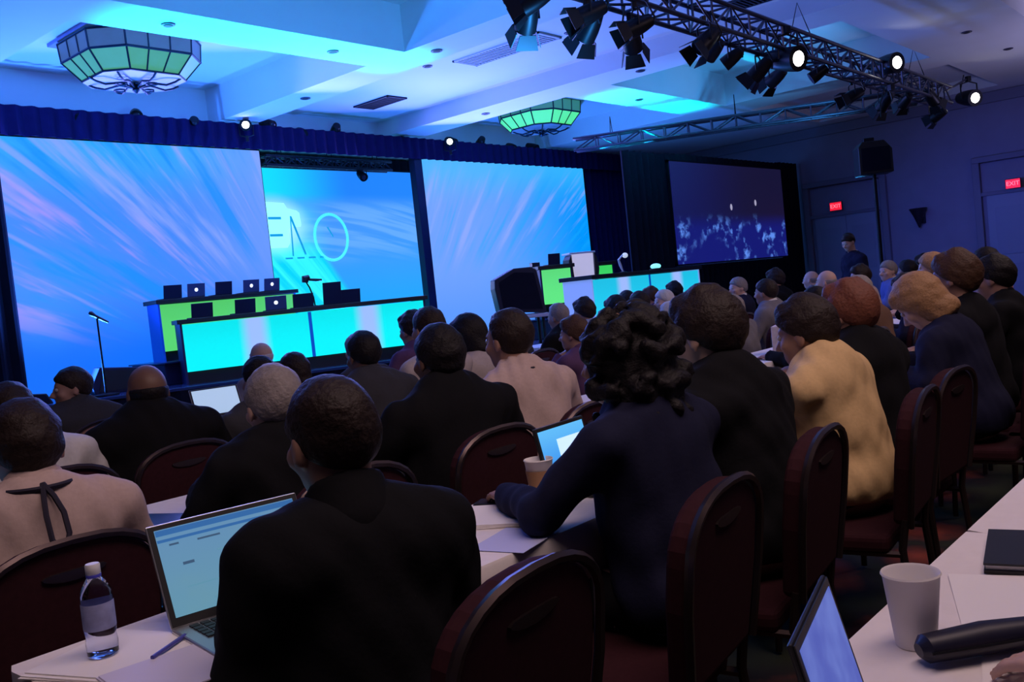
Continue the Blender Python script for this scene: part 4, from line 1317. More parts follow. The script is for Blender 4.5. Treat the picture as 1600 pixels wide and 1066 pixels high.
def hair_mesh(P, style, h, seed):
    lo = [P.hc[i] - 0.26 for i in range(3)]
    hi = [P.hc[i] + 0.24 for i in range(3)]
    lo[2] -= 0.10
    hs = P.hs
    F = Field(lo, hi, h)
    H, c = P.H, P.hc
    M = [[H[i][j] for j in range(3)] for i in range(3)]
    at = lambda x, y, z: c + H @ (Vector((x, y, z)) * hs)
    rd = random.Random(seed)
    X, Y, Z = F.ax[0][:, None, None], F.ax[1][None, :, None], F.ax[2][None, None, :]
    x, y, z = X - c[0], Y - c[1], Z - c[2]
    lx = M[0][0] * x + M[1][0] * y + M[2][0] * z
    ly = M[0][1] * x + M[1][1] * y + M[2][1] * z
    lz = M[0][2] * x + M[1][2] * y + M[2][2] * z
    lx, ly, lz = lx / hs, ly / hs, lz / hs
    amp, fr = 0.005, 75
    if style == 'curly':
        F.ell(at(0, -0.02, 0.0), (0.118, 0.122, 0.118), 0.03, M)
        F.ell(at(0, -0.05, -0.10), (0.122, 0.095, 0.11), 0.05, M)
        for _ in range(190):
            a, b_ = rd.uniform(0, 2 * PI), rd.uniform(-0.95, 1)
            q = math.sqrt(1 - b_ * b_)
            dz = -0.04 if b_ < 0 else 0
            F.ell(at(0.125 * q * math.cos(a), -0.03 + 0.115 * q * math.sin(a), 0.120 * b_ + dz - (0.05 if b_ < -0.3 else 0)), (0.021, 0.021, 0.021), 0.012)
        cut = np.minimum(0.055 - ly, 1)
        cut = np.where(lz > 0.055, 1.0, cut)
        amp, fr = 0.006, 110
        low = lz + 0.25
    elif style == 'long':
        F.ell(at(0, -0.012, 0.030), (0.090 * hs, 0.108 * hs, 0.104 * hs), 0.02, M)
        F.cone(at(0, -0.05, 0.0), at(0, -0.075, -0.17), 0.085, 0.075, 0.04)
        cut = np.where(lz > 0.06, 1.0, 0.03 - ly + np.maximum(lz, -0.02) * 1.0)
        low = lz + 0.24
    elif style == 'bob':
        F.ell(at(0, -0.012, 0.030), (0.092 * hs, 0.110 * hs, 0.106 * hs), 0.02, M)
        F.cone(at(0, -0.02, 0.0), at(0, -0.04, -0.09), 0.092, 0.082, 0.04)
        F.cone(at(-0.04, 0.062, 0.080), at(0.04, 0.062, 0.080), 0.022, 0.022, 0.03)
        cut = np.where(lz > 0.055, 1.0, 0.048 - ly + np.maximum(lz, -0.02) * 0.8)
        low = lz + 0.13
    elif style in ('bald', 'fringe'):
        F.ell(at(0, -0.014, 0.022), (0.0785 * hs, 0.099 * hs, 0.090 * hs), 0.02, M)
        cut = np.minimum(0.0 - ly + 0.3 * np.minimum(lz, 0.03), 0.030 - lz)
        low = lz + 0.075
        amp = 0.002
    else:
        t_ = {'short': 0.010, 'full': 0.020, 'receding': 0.008}[style]
        F.ell(at(0, -0.014, 0.030), ((0.076 + t_ * 0.6) * hs, (0.096 + t_) * hs, (0.092 + t_) * hs), 0.02, M)
        if style == 'full':
            F.cone(at(-0.035, 0.05, 0.100), at(0.04, 0.045, 0.105), 0.022, 0.02, 0.03)
            F.cone(at(-0.02, -0.02, 0.125), at(0.03, -0.03, 0.125), 0.02, 0.02, 0.04)
        slope = 1.35 if style != 'receding' else 0.55
        cut = (0.004 - ly + slope * lz) / 1.6
        low = lz + 0.078
    F.F += amp * wob(X, Y, Z, fr, seed) + 0.5 * amp * wob(X, Y, Z, fr * 2.2, seed + 5)
    kk = 0.022 if style in ('short', 'full', 'receding', 'bob', 'long') else 0.012
    for cl in (cut, low):
        b_ = -np.broadcast_to(cl, F.F.shape)
        q = np.clip(0.5 - 0.5 * (F.F - b_) / kk, 0, 1)
        F.F = F.F * (1 - q) + b_ * q + kk * q * (1 - q)
    F.F -= 0.003 if kk > 0.02 else 0.0
    V, Q = F.mesh()
    return (smooth_verts(V, Q, 1), Q)


def build_person(label, loc, rz, P, hair=('short', 'dark'), skin='fair', top='black', kind='shirt', seed=1, lanyard=False, collar=None, group=None, name='person'):
    t = thing(name, label, 'person', loc, rz, group)
    lo, hi = bounds(P)
    F = Field(lo, hi, P.h)
    torso(F, P, -0.012)
    head(F, P)
    arms(F, P, -0.004)
    for i, (S, E_, Wt) in enumerate(P.arm):
        hand(F, E_, Wt, (-1, 1)[i])
    for (a, b_, c) in P.leg:
        F.cone(a, b_, 0.078, 0.052, 0.03); F.cone(b_, c, 0.050, 0.034, 0.02)
        F.cone(c, c + Vector((0, 0.12, -0.055)), 0.032, 0.028, 0.02)
    V, Q = F.mesh()
    body = bpy.data.objects.new('body', mesh_from(smooth_verts(V, Q, 1, 0.4), Q, 'body', SKIN[skin]))
    parts = [body]
    # clothing
    G_ = 0.014 if kind == 'shirt' else 0.024
    F = Field(lo, hi, P.h)
    torso(F, P, G_)
    arms(F, P, G_ * 0.9, 'wrist' if P.sleeve == 'long' else 'mid', 0.022)
    X, Y, Z = F.ax[0][:, None, None], F.ax[1][None, :, None], F.ax[2][None, None, :]
    F.F += (0.009 * wob(X, Y, Z, 24, seed) + 0.006 * wob(X, Y, Z * 0.6, 55, seed + 3))
    # cut away at wrists, neck and hem
    for (S, E_, Wt) in P.arm:
        if P.sleeve == 'long':
            d = (Wt - E_).normalized()
            F.dent(Wt + d * 0.065, (0.05, 0.05, 0.05), 0.004)
    nd = (P.neck1 - P.neck0).normalized()
    F.dent(P.neck0 + nd * 0.065, (0.068, 0.068, 0.045), 0.01)
    F.F = np.maximum(F.F, (P.hz - (0.045 if not P.stand else 0.10)) - np.broadcast_to(Z, F.F.shape))
    V, Q = F.mesh()
    parts.append(bpy.data.objects.new('jacket' if kind == 'jacket' else 'shirt', mesh_from(smooth_verts(V, Q, 1, 0.5), Q, 'top', FABM[top])))
    # collar
    F = Field([P.neck0[i] - 0.14 for i in range(3)], [P.neck0[i] + 0.16 for i in range(3)], 0.008)
    F.cone(P.neck0 + nd * 0.0, P.neck0 + nd * 0.10, 0.086, 0.071, 0.01)
    F.dent(P.neck0 + nd * 0.14, (0.056, 0.056, 0.075), 0.004)
    X, Y, Z = F.ax[0][:, None, None], F.ax[1][None, :, None], F.ax[2][None, None, :]
    pl = (X - P.neck0[0]) * nd[0] + (Y - P.neck0[1]) * nd[1] + (Z - P.neck0[2]) * nd[2]
    F.F = np.maximum(F.F, pl - 0.080 + 0.35 * np.maximum(Y - P.neck0[1], 0))
    V, Q = F.mesh()
    if len(V):
        parts.append(bpy.data.objects.new('collar', mesh_from(smooth_verts(V, Q, 1), Q, 'collar', FABM[collar or top])))
    # trousers and shoes
    F = Field([lo[0], lo[1], 0.0], [hi[0], hi[1], P.hz + 0.16], max(P.h, 0.013))
    F.ell(Vector((0, -0.005, P.hz + 0.0)), (0.175 * P.wide, 0.128, 0.092), 0.04, None, 0.002)
    for (a, b_, c) in P.leg:
        F.cone(a, b_, 0.088, 0.066, 0.03); F.cone(b_, c + Vector((0, 0, 0.02)), 0.064, 0.052, 0.02)
    F.F = np.maximum(F.F, np.broadcast_to(F.ax[2][None, None, :] - (P.hz + 0.055), F.F.shape))
    V, Q = F.mesh()
    parts.append(bpy.data.objects.new('trousers', mesh_from(smooth_verts(V, Q, 1), Q, 'trousers', M_TROU)))
    for (a, b_, c) in P.leg:
        s = MB().ell((c.x, c.y + 0.07, 0.055), (0.048, 0.135, 0.05), 14, 8)
        s.box((c.x, c.y + 0.07, 0.012), (0.08, 0.24, 0.02))
        so = s.build('shoe', M_SHOE, t, True)
    if hair:
        V, Q = hair_mesh(P, hair[0], min(P.h, 0.010), seed)
        if len(V):
            parts.append(bpy.data.objects.new('hair', mesh_from(V, Q, 'hair', HAIR[hair[1]])))
    for o in parts:
        COL.objects.link(o)
        o.parent = t
    for sg in (-1, 1):
        ce = P.hc + P.H @ (Vector((sg * 0.031, 0.080, 0.010)) * P.hs)
        e = MB().ell(ce, (0.012, 0.012, 0.012), 10, 8).build('eye', M_EYEW, t, True)
        MB().ell(ce + P.H @ Vector((0, 0.0065, 0)), (0.0062, 0.0062, 0.0062), 8, 6).build('iris', M_IRIS, e, True)
    if lanyard:
        n0, n1 = P.neck0, P.neck1
        rr = 0.090
        pts = []
        for k in range(17):
            a = PI * (k / 16.0) + PI
            pts.append(n0 + Vector((rr * math.cos(a), rr * math.sin(a) - 0.004, 0.046)))
        fr_ = [Vector((s_ * rr * 0.9, 0.10, n0.z - 0.02)) + Vector((0, n0.y, 0)) for s_ in (-1, 1)]
        pts = [Vector((-0.02, n0.y + 0.17, n0.z - 0.22)), fr_[0]] + pts + [fr_[1], Vector((0.02, n0.y + 0.17, n0.z - 0.22))]
        lb = MB().tube(pts, 0.007, 6)
        if lanyard == 'tail':
            U = P.U
            lb.tube([U(0.0, -0.105, 0.51), U(0.018, -0.125, 0.47), U(0.030, -0.150, 0.42), U(0.032, -0.166, 0.36), U(0.022, -0.172, 0.33), U(0.006, -0.172, 0.32), U(-0.010, -0.168, 0.35), U(-0.012, -0.152, 0.42), U(-0.006, -0.125, 0.47), U(0.0, -0.105, 0.51)], 0.007, 6)
            lb.tube([U(0.010, -0.172, 0.33), U(0.006, -0.174, 0.28), U(0.004, -0.174, 0.25)], 0.010, 6)
        lb.build('lanyard', M_LANY, t, True)
    return t


def recolor(t, skin=None, hairc=None, top=None, collar=None):
    for ch in t.children:
        nm = ch.name.split('.')[0]
        m_ = None
        if nm == 'body' and skin: m_ = SKIN[skin]
        if nm == 'hair' and hairc: m_ = HAIR[hairc]
        if nm in ('shirt', 'jacket') and top: m_ = FABM[top]
        if nm == 'collar' and (collar or top): m_ = FABM[collar or top]
        if m_:
            ch.material_slots[0].link = 'OBJECT'
            ch.material_slots[0].material = m_


# ------------------------------------------------------------------ banquet chairs
def arch(w0, w1, z0, z1, n=14):
    zs = z1 - w1 * 0.62
    p = [(-w0, z0), (w0, z0), (w1, (z0 + zs) / 2 + 0.05), (w1, zs)]
    for k in range(1, n):
        a = PI * k / n
        p.append((w1 * math.copysign(abs(math.cos(a)) ** 0.8, math.cos(a)), zs + (z1 - zs) * math.sin(a) ** 0.9))
    p += [(-w1, zs), (-w1, (z0 + zs) / 2 + 0.05)]
    return p


def make_chair(fab):
    t = thing('banquet_chair', '', 'chair', (0, 0, 0), 0, 'banquet chairs in the audience rows')
    s = MB().slab([(-0.21, -0.20), (0.21, -0.20), (0.23, 0.21), (0.19, 0.235), (-0.19, 0.235), (-0.23, 0.21)], 0.385, 0.450)
    s.build('seat', fab, t, False, 0.022, 3)
    A = Matrix.Translation((0, -0.235, 0.46)) @ Matrix.Rotation(R(7), 4, 'X') @ Matrix.Translation((0, 0, -0.46))
    out = arch(0.185, 0.215, 0.48, 0.905)
    MB().prism(out, -0.028, 0.030, A).build('backrest', fab, t, False, 0.018, 3)
    fr = MB().tube([(x * 1.04, -0.030, z + 0.006) for x, z in out[1:]] + [(out[0][0] * 1.04, -0.030, out[0][1])], 0.011, 6, False, A)
    fr.build('back_frame', M_BRASS, t, True)
    h = MB()
    h.prism([(0.075 * math.cos(k * PI / 8), 0.828 + 0.013 * math.sin(k * PI / 8) - 0.006 * math.cos(k * PI / 8) ** 2 * -1) for k in range(16)], -0.0335, -0.026, A)
    h.build('hand_grip', M_BRASS, t, True)
    for sx in (-1, 1):
        MB().tube([(sx * 0.185, -0.25, 0.50), (sx * 0.19, -0.235, 0.40), (sx * 0.20, -0.27, 0.012)], 0.013, 8).build('leg', M_BRASS, t, True)
        MB().tube([(sx * 0.195, 0.19, 0.39), (sx * 0.205, 0.205, 0.012)], 0.013, 8).build('leg', M_BRASS, t, True)
    f = MB()
    for sx in (-1, 1):
        f.tube([(sx * 0.19, -0.23, 0.385), (sx * 0.195, 0.19, 0.385)], 0.012, 6)
    f.tube([(-0.19, 0.19, 0.385), (0.19, 0.19, 0.385)], 0.012, 6)
    f.build('seat_frame', M_BRASS, t, True)
    return t


CH = make_chair(M_BURG)
CHT = None
chair_used = [False]


def chair(x, y, rz, label):
    if not chair_used[0]:
        chair_used[0] = True
        CH.location = (x, y, 0); CH.rotation_euler.z = rz; CH['label'] = label
        return CH
    return copy_thing(CH, (x, y, 0), rz, label)


def tan_chair(c):
    for ch in c.children:
        if ch.name.split('.')[0] in ('backrest', 'seat'):
            ch.material_slots[0].link = 'OBJECT'
            ch.material_slots[0].material = M_TAN
    return c


# ------------------------------------------------------------------ classroom tables with white cloths
TL = 1.83


def make_table():
    t = thing('classroom_table', '', 'table', (0, 0, 0), 0, 'long tables of the audience rows')
    MB().box((TL / 2, 0.23, 0.72), (TL - 0.02, 0.45, 0.03)).build('tabletop', M_WOOD, t, bevel=0.004)
    for x in (0.10, TL - 0.10):
        for y in (0.05, 0.41):
            MB().cyl((x, y, 0), (x, y, 0.706), 0.013).build('leg', M_MBLACK, t, True)
    return t


def make_cloth():
    n = 96
    rd = random.Random(4)
    L, D = TL + 0.004, 0.466
    per = []
    def pt(s):
        P_ = 2 * (L + D)
        s = (s % 1) * P_
        if s < L: return (s - 0.002, -0.003, 0, -1)
        s -= L
        if s < D: return (L - 0.002, s - 0.003, 1, 0)
        s -= D
        if s < L: return (L - s - 0.002, D - 0.003, 0, 1)
        s -= L
        return (-0.002, D - s - 0.003, -1, 0)
    rows = [[], [], []]
    for k in range(n):
        x, y, nx, ny = pt(k / n)
        w = 0.006 + 0.010 * (0.5 + 0.5 * math.sin(k * 1.1)) 
        if abs(nx) > 0: w = 0.001        # ends of neighbouring tables meet
        rows[0].append((x, y, 0.741)); rows[1].append((x + nx * 0.003 * (abs(ny) > 0), y + ny * 0.003, 0.735))
        rows[2].append((x + nx * w, y + ny * w, 0.60 + 0.004 * math.sin(k * 0.9)))
    vs = rows[0] + rows[1] + rows[2]
    fs = [tuple(range(n))]
    for r_ in range(2):
        for k in range(n):
            j = (k + 1) % n
            fs.append((r_ * n + j, r_ * n + k, (r_ + 1) * n + k, (r_ + 1) * n + j))
    o = MB().add(vs, fs).build('tablecloth', M_CLOTH, None, True)
    so = o.modifiers.new('thickness', 'SOLIDIFY')
    so.thickness = 0.002
    so.offset = 1
    return tag(o, '', 'tablecloth', 'white cloths on the audience tables')


T0, C0 = make_table(), make_cloth()
first = True
ORD = ['first', 'second', 'third', 'fourth', 'fifth', 'sixth', 'seventh']
ROWS = [(0.140, 0.30, 2, 'the row at the bottom right'), (1.495, 0.655, 5, 'the row with the water bottle'), (2.775, 0.15, 5, 'the row before the lanyard wearer'), (4.065, 0.80, 6, 'the row before the balding person'), (5.355, 2.75, 6, 'the second row from the stage'), (6.655, 8.1, 2, 'the row nearest the stage')]
for (y0, x0, n, nm) in ROWS:
    for i in range(n):
        x = x0 + i * (TL + 0.008)
        lt = 'table under a white cloth, %s from left in %s' % (ORD[i], nm)
        lc = 'white cloth on the %s table from left in %s' % (ORD[i], nm)
        if first:
            first = False
            T0.location = (x, y0, 0); C0.location = (x, y0, 0)
            T0['label'] = lt; C0['label'] = lc
        else:
            copy_thing(T0, (x, y0, 0), 0, lt)
            copy_thing(C0, (x, y0, 0), 0, lc)

# ------------------------------------------------------------------ things on the tables
ZT = 0.7435


def paper(label, x, y, rz, w=0.216, d=0.28, n=1, z=ZT, mt=M_PAPER, name='paper_sheet', cat='paper', group=None):
    mb = MB()
    rd = random.Random(int(x * 1000 + y * 77))
    if n == 1:
        vs, fs = [], []
        for i in range(7):
            for j in range(7):
                u, v = i / 6 - 0.5, j / 6 - 0.5
                vs.append((u * w, v * d, 0.0012 + 0.006 * max(0, u + v - 0.4) ** 1.5))
        for i in range(6):
            for j in range(6):
                a = i * 7 + j
                fs.append((a, a + 7, a + 8, a + 1))
        k = len(vs)
        vs += [(v[0], v[1], v[2] - 0.0009) for v in vs]
        fs += [tuple(k + q for q in reversed(f)) for f in fs]
        mb.add(vs, fs)
    else:
        for i in range(n):
            mb.box((rd.uniform(-.006, .006), rd.uniform(-.006, .006), (i + 0.5) * 0.0028), (w, d, 0.0024), Matrix.Rotation(rd.uniform(-.05, .05), 4, 'Z'))
    o = mb.build(name, mt, None, False, 0, 2, (x, y, z), rz)
    return tag(o, label, cat, group)


def cup(label, x, y, s=1.0, group=None, sleeve=None, z=ZT):
    t = thing('paper_cup', label, 'cup', (x, y, z), 0, group)
    MB().lathe([(0.030 * s, 0.0), (0.031 * s, 0.004), (0.043 * s, 0.112 * s), (0.0455 * s, 0.115 * s), (0.044 * s, 0.118 * s), (0.041 * s, 0.114 * s), (0.030 * s, 0.012 * s)], 28).build('cup_wall', M_PAPER, t, True)
    MB().lathe([(0.0365 * s, 0.070 * s), (0.01 * s, 0.070 * s)], 24).build('coffee', mat('dark_coffee', (0.03, 0.015, 0.01), 0.15), t, True)
    if sleeve:
        MB().lathe([(0.0335 * s, 0.02 * s), (0.0415 * s, 0.085 * s), (0.0425 * s, 0.085 * s), (0.0345 * s, 0.02 * s)], 28, cap=False).build('sleeve', sleeve, t, True)
    return t


make_laptop('big open laptop with a pale page, beside the nearest black suited person', (1.06, 1.645, ZT), -R(9), 0.345, 0.228, 23, M_SILVER, screen_ui('page'), False)
lp = [o for o in bpy.data.objects if o.name.startswith('laptop') and 'big open' in o.get('label', '')][0]
lid = [c for c in lp.children if c.name.startswith('lid')][0]
ub = MB()
ub.box((0, -0.0031, 0.198), (0.315, 0.0008, 0.012)); ub.box((0, -0.0031, 0.181), (0.315, 0.0008, 0.006))
ub.build('toolbar', mat('toolbar_blue', (0.02, 0.08, 0.2), 0.4, emit=lin((38, 92, 150)), es=1.0), lid)
ul = MB()
rdm = random.Random(3)
for k in range(9):
    ul.box((rdm.uniform(-0.05, 0.08), -0.0031, 0.04 + k * 0.012), (rdm.uniform(0.04, 0.16), 0.0008, 0.0022))
ul.build('page_text', mat('page_text_ink', (0.05, 0.1, 0.15), 0.4, emit=lin((86, 138, 160)), es=1.0), lid)
ul = MB()
ul.box((-0.125, -0.0031, 0.17), (0.02, 0.0008, 0.004)); ul.box((-0.05, -0.0031, 0.168), (0.05, 0.0008, 0.004)); ul.box((-0.105, -0.0031, 0.125), (0.024, 0.0008, 0.006))
ul.build('page_heading', mat('page_heading_ink', (0.05, 0.1, 0.15), 0.4, emit=lin((40, 70, 100)), es=1.0), lid)

# water bottle
t = thing('water_bottle', 'clear plastic water bottle with a white cap beside the big open laptop', 'bottle', (0.775, 1.80, ZT))
M_PET = mat('clear_plastic', (0.85, 0.88, 1.0), 0.06, trans=1.0, ior=1.33)
MB().lathe([(0.024, 0.0), (0.031, 0.006), (0.032, 0.03), (0.030, 0.045), (0.032, 0.06), (0.0315, 0.10), (0.032, 0.125), (0.030, 0.145), (0.020, 0.165), (0.0125, 0.176), (0.0125, 0.186)], 28).build('bottle_body', M_PET, t, True)
MB().lathe([(0.0322, 0.062), (0.0326, 0.064), (0.0326, 0.118), (0.0322, 0.120)], 28, cap=False).build('paper_label', mat('pale_blue_label', (0.30, 0.32, 0.55), 0.6, noise=0.5, scale=30), t, True)
MB().lathe([(0.0135, 0.180), (0.0150, 0.182), (0.0150, 0.201), (0.0135, 0.204)], 20).build('cap', M_WHITE, t, True)
MB().lathe([(0.0140, 0.174), (0.0152, 0.175), (0.0152, 0.180), (0.0140, 0.181)], 20).build('cap_ring', mat('blue_plastic_ring', (0.08, 0.08, 0.6), 0.4), t, True)

t.scale = (0.92, 0.92, 0.88)
paper('stack of papers under the water bottle at the left table end', 0.80, 1.77, 0.35, 0.22, 0.28, 3, ZT - 0.0021 * 0)
for o in bpy.data.objects:
    if o.get('label', '').startswith('clear plastic water'): o.location.z = ZT + 0.009
paper('loose paper sheet at the near left corner of the laptop table', 0.80, 1.60, -0.5, 0.25, 0.28, 1)
M_PURP = mat('pale_lilac_booklet', (0.66, 0.62, 0.78), 0.7)
paper('lilac tinted open booklet lying before the big laptop at the table edge', 0.795, 1.585, -0.15, 0.2, 0.2, 2, ZT + 0.006, M_PURP, 'booklet', 'booklet')
t = thing('pen', 'thin pen lying on the papers between the bottle and the big laptop', 'pen', (0.86, 1.70, ZT + 0.0145), 0.5)
MB().cyl((-0.06, 0, 0), (0.05, 0, 0), 0.0042).build('barrel', mat('blue_pen', (0.08, 0.08, 0.4), 0.3), t, True)
MB().cyl((0.05, 0, 0), (0.066, 0, 0), 0.0042, 0.001).build('tip', M_SILVER, t, True)

# curly person's place
paper('thick white writing pad under the hand of the curly haired person', 1.90, 1.75, 0.55, 0.23, 0.30, 4)
paper('bluish lit sheet at the table edge below the white writing pad', 1.72, 1.56, 0.2, 0.2, 0.16, 1, ZT, mat('blue_lit_paper', (0.5, 0.52, 0.8), 0.7))  # blue light falling on the sheet is put into its colour
cup('paper cup with a tan sleeve by the elbow of the curly haired person', 2.13, 1.80, 1.0, None, mat('tan_cup_sleeve', (0.45, 0.25, 0.13), 0.8))
lt2 = make_laptop('small bright blue laptop screen just left of the curly haired person', (2.30, 1.70, ZT), R(4), 0.28, 0.20, 12, M_PBLACK, screen_ui('window'), False, M_PBLACK)
lid2 = [c for c in lt2.children if c.name.startswith('lid')][0]
MB().box((0.035, -0.0031, 0.095), (0.15, 0.0008, 0.095)).build('open_window', mat('white_window_glow', (0.8, 0.9, 1), 0.4, emit=lin((168, 214, 255)), es=1.0), lid2)
t = thing('smartphone', 'dark phone lying behind the white writing pad', 'phone', (2.02, 1.88, ZT), 0.4)
MB().box((0, 0, 0.005), (0.07, 0.14, 0.009)).build('phone_body', M_PBLACK, t, bevel=0.004)
MB().box((0, 0, 0.0098), (0.062, 0.125, 0.0008)).build('screen', M_LENS, t)
cup('white paper cup before the face of the person in the yellow shirt', 3.92, 1.86, 1.1)
paper('white papers on the table behind the black suited man with the round head', 2.42, 2.92, 0.3, 0.22, 0.28, 3)
paper('white sheet left of the grey haired man on his row table', 1.30, 2.95, 0.4, 0.22, 0.28, 1)
t = thing('folder', 'dark folder with white pages beside the grey haired man', 'folder', (1.42, 2.87, ZT), 0.35)
MB().box((0, 0, 0.012), (0.24, 0.31, 0.004)).build('cover', M_PBLACK, t)
MB().box((0.004, 0.004, 0.007), (0.225, 0.30, 0.006)).build('pages', M_PAPER, t)
MB().box((0, 0, 0.002), (0.24, 0.31, 0.004)).build('back_cover', M_PBLACK, t)
make_laptop('open laptop with a pale screen two rows in front of the grey haired man', (3.36, 5.50, ZT), R(-14), 0.33, 0.23, 28, M_SILVER, mat('pale_screen_glow', (0.5, 0.6, 0.7), 0.5, emit=lin((150, 178, 205)), es=1.0), False)
paper('white papers on the table below the open pale laptop', 2.48, 4.22, 0.2, 0.22, 0.28, 2)
paper('dark and white printed sheets nearest the grey haired man', 2.27, 4.17, 0.15, 0.2, 0.26, 2)
make_laptop('laptop with a glowing blue screen cut by the left edge of the photo', (0.66, 2.93, ZT), R(5), 0.33, 0.23, 15, M_PBLACK, screen_ui('window'), False, M_PBLACK)

# cups and boxes further right
for x, y, lb in ((7.3, 2.90, 'white cup, left one of the pair behind the row of cups on the right'), (7.65, 2.95, 'white cup, right one of the pair behind the row of cups on the right'), (6.9, 2.86, 'white cup before the white carton on the right half table'), (4.95, 1.70, 'white cup standing beside the bowed blond person')):
    cup(lb, x, y, 1.25 if x > 6 else 1.0, 'white cups on the right hand tables')
t = thing('napkin_carton', 'white carton with a patterned side among the cups on the right', 'box', (6.35, 2.93, ZT), 0.3)
MB().box((0, 0, 0.10), (0.20, 0.14, 0.20)).build('carton_body', mat('speckled_white_card', (0.62, 0.55, 0.58), 0.7, noise=0.45, scale=25), t, bevel=0.006)
MB().box((0, 0, 0.203), (0.12, 0.05, 0.012)).build('opening_flap', M_WHITE, t)
paper('white booklet on the far right table beside the dark round head', 5.6, 1.75, 0.4, 0.21, 0.29, 3)
paper('white paper in front of the bowed blond person', 4.35, 1.66, 0.2, 0.22, 0.28, 1)

# the photographer's own table at the lower right
make_laptop('open laptop seen edge on with a blue violet screen at the bottom right', (1.095, 0.348, ZT), R(14), 0.25, 0.20, 14, M_PBLACK, screen_ui('blue'), False)
cup('white paper cup on the near table at the lower right', 1.475, 0.505, 1.0)
t = thing('glasses_case', 'dark rounded case lying in front of the near white cup', 'case', (1.475, 0.405, ZT), -0.72)
t.scale = (1.12, 1.25, 1.05)
MB().tube([(-0.095, 0, 0.023), (-0.085, 0, 0.024), (0, 0, 0.026), (0.085, 0, 0.024), (0.095, 0, 0.023)], [0.010, 0.020, 0.023, 0.020, 0.010], 14).build('case_body', mat('blue_black_leather', (0.012, 0.012, 0.03), 0.4), t, True)
MB().tube([(-0.09, -0.021, 0.026), (0, -0.024, 0.027), (0.09, -0.021, 0.026)], 0.002, 5).build('seam', M_MBLACK, t, True)
paper('large white sheet spread on the near table at the lower right', 1.72, 0.40, 0.35, 0.30, 0.22, 1)
paper('white sheet under the dark case at the bottom right corner', 1.45, 0.30, 0.25, 0.24, 0.2, 1)
t = thing('notebook', 'dark notebook with a pale edge at the right edge of the photo', 'notebook', (1.99, 0.44, ZT), 0.2)
MB().box((0, 0, 0.004), (0.24, 0.17, 0.006)).build('back_cover', M_PBLACK, t)
MB().box((0.003, 0, 0.012), (0.23, 0.165, 0.010)).build('pages', M_PAPER, t)
MB().box((0, 0, 0.019), (0.24, 0.17, 0.004)).build('front_cover', M_PBLACK, t)

# ------------------------------------------------------------------ the audience
def seat(label, who, x, y, P, rz=0.0, chair_dx=0.0, tan=False, chair_rz=None, empty_chair=None, **kw):
    """x, y is where the head is; the hips sit a little further back"""
    off = Matrix.Rotation(rz, 3, 'Z') @ Vector((P.hc.x, P.hc.y, 0))
    loc = (x - off.x, y - off.y, 0)
    p = build_person(label, loc, rz, P, **kw)
    cx, cy_, crz = empty_chair or (loc[0] + chair_dx, loc[1] - 0.015, rz * 0.3)
    c = chair(cx, cy_, crz, 'burgundy banquet chair under the ' + who if not tan else 'tan backed banquet chair under the ' + who)
    if tan: tan_chair(c)
    return p


N = 0.0095
seat('person in a black suit, dark short hair, nearest figure in the middle foreground', 'black suited person in the foreground by the big laptop', 1.075, 1.41, Pose(hs=0.97, top=1.243, lean=5, yaw=10, pitch=3, wide=0.85, h=N, arms=(((-0.205, 0.06, 0.73), (-0.15, 0.31, 0.805)), ((0.205, 0.06, 0.73), (0.12, 0.31, 0.80)))), -0.34, empty_chair=(1.12, 1.325, 0.10), hair=('short', 'dark'), skin='tan', top='black', kind='jacket', seed=2, collar='black')
seat('person with big curly black hair in a dark navy shirt, hand on a white pad', 'curly haired person in the navy shirt', 2.07, 1.42, Pose(hs=1.12, top=1.285, lean=8, yaw=8, pitch=4, wide=1.12, h=N, arms=(((-0.29, 0.20, 0.80), (-0.14, 0.46, 0.785)), ((0.28, 0.14, 0.78), (0.20, 0.44, 0.80)))), -0.05, empty_chair=(1.77, 1.31, 0.14), hair=('curly', 'black'), skin='tan', top='navy', seed=3)
seat('person in a black jacket with thick dark hair, face in profile under a lit cheek', 'black jacketed person right of the curly hair', 2.60, 1.46, Pose(hs=1.12, top=1.29, lean=8, yaw=2, pitch=6, wide=1.22, h=N), -0.05, empty_chair=(2.42, 1.35, 0.14), hair=('full', 'dark'), skin='fair', top='black', kind='jacket', seed=4, collar='pale blue')  # pale blue collar cloth carries the blue stage light in its colour
seat('person in a yellow beige shirt with dark hair in profile on the right', 'person in the yellow shirt', 3.33, 1.45, Pose(hs=1.04, top=1.222, lean=9, yaw=4, pitch=10, wide=1.2, h=N, arms=('chin', 'table')), 0.0, empty_chair=(3.20, 1.315, 0.12), hair=('full', 'dark'), skin='tan', top='yellow', seed=5, collar='beige')
seat('reddish brown haired person in a black jacket half hidden behind the yellow shirt', 'reddish haired person behind the yellow shirt', 3.80, 1.47, Pose(hs=1.05, top=1.255, lean=6, wide=1.15, h=0.011), -0.1, hair=('full', 'red'), skin='tan', top='black', kind='jacket', seed=6)
seat('blond person in a navy jacket bowing the head low on the right', 'bowed blond person', 4.72, 1.46, Pose(hs=1.12, top=1.235, lean=15, pitch=42, yaw=6, wide=1.05, h=0.010), -0.05, hair=('bob', 'blond'), skin='fair', top='navy', kind='jacket', seed=7)
seat('person with a large round dark brown head beyond the bowed blond person', 'round dark headed person on the right', 5.30, 1.46, Pose(hs=1.15, top=1.32, lean=6, wide=1.15, h=0.012), 0.0, hair=('full', 'brown'), skin='tan', top='black', kind='jacket', seed=8)
seat('person in a beige shirt and dark lanyard at the left edge, brown hair', 'lanyard wearing person at the left edge', 0.985, 2.60, Pose(hs=1.08, top=1.205, lean=7, yaw=4, pitch=4, wide=0.98, h=N), -0.18, empty_chair=(0.91, 2.52, 0.0), hair=('short', 'dark'), skin='tan', top='beige', seed=9, lanyard='tail')
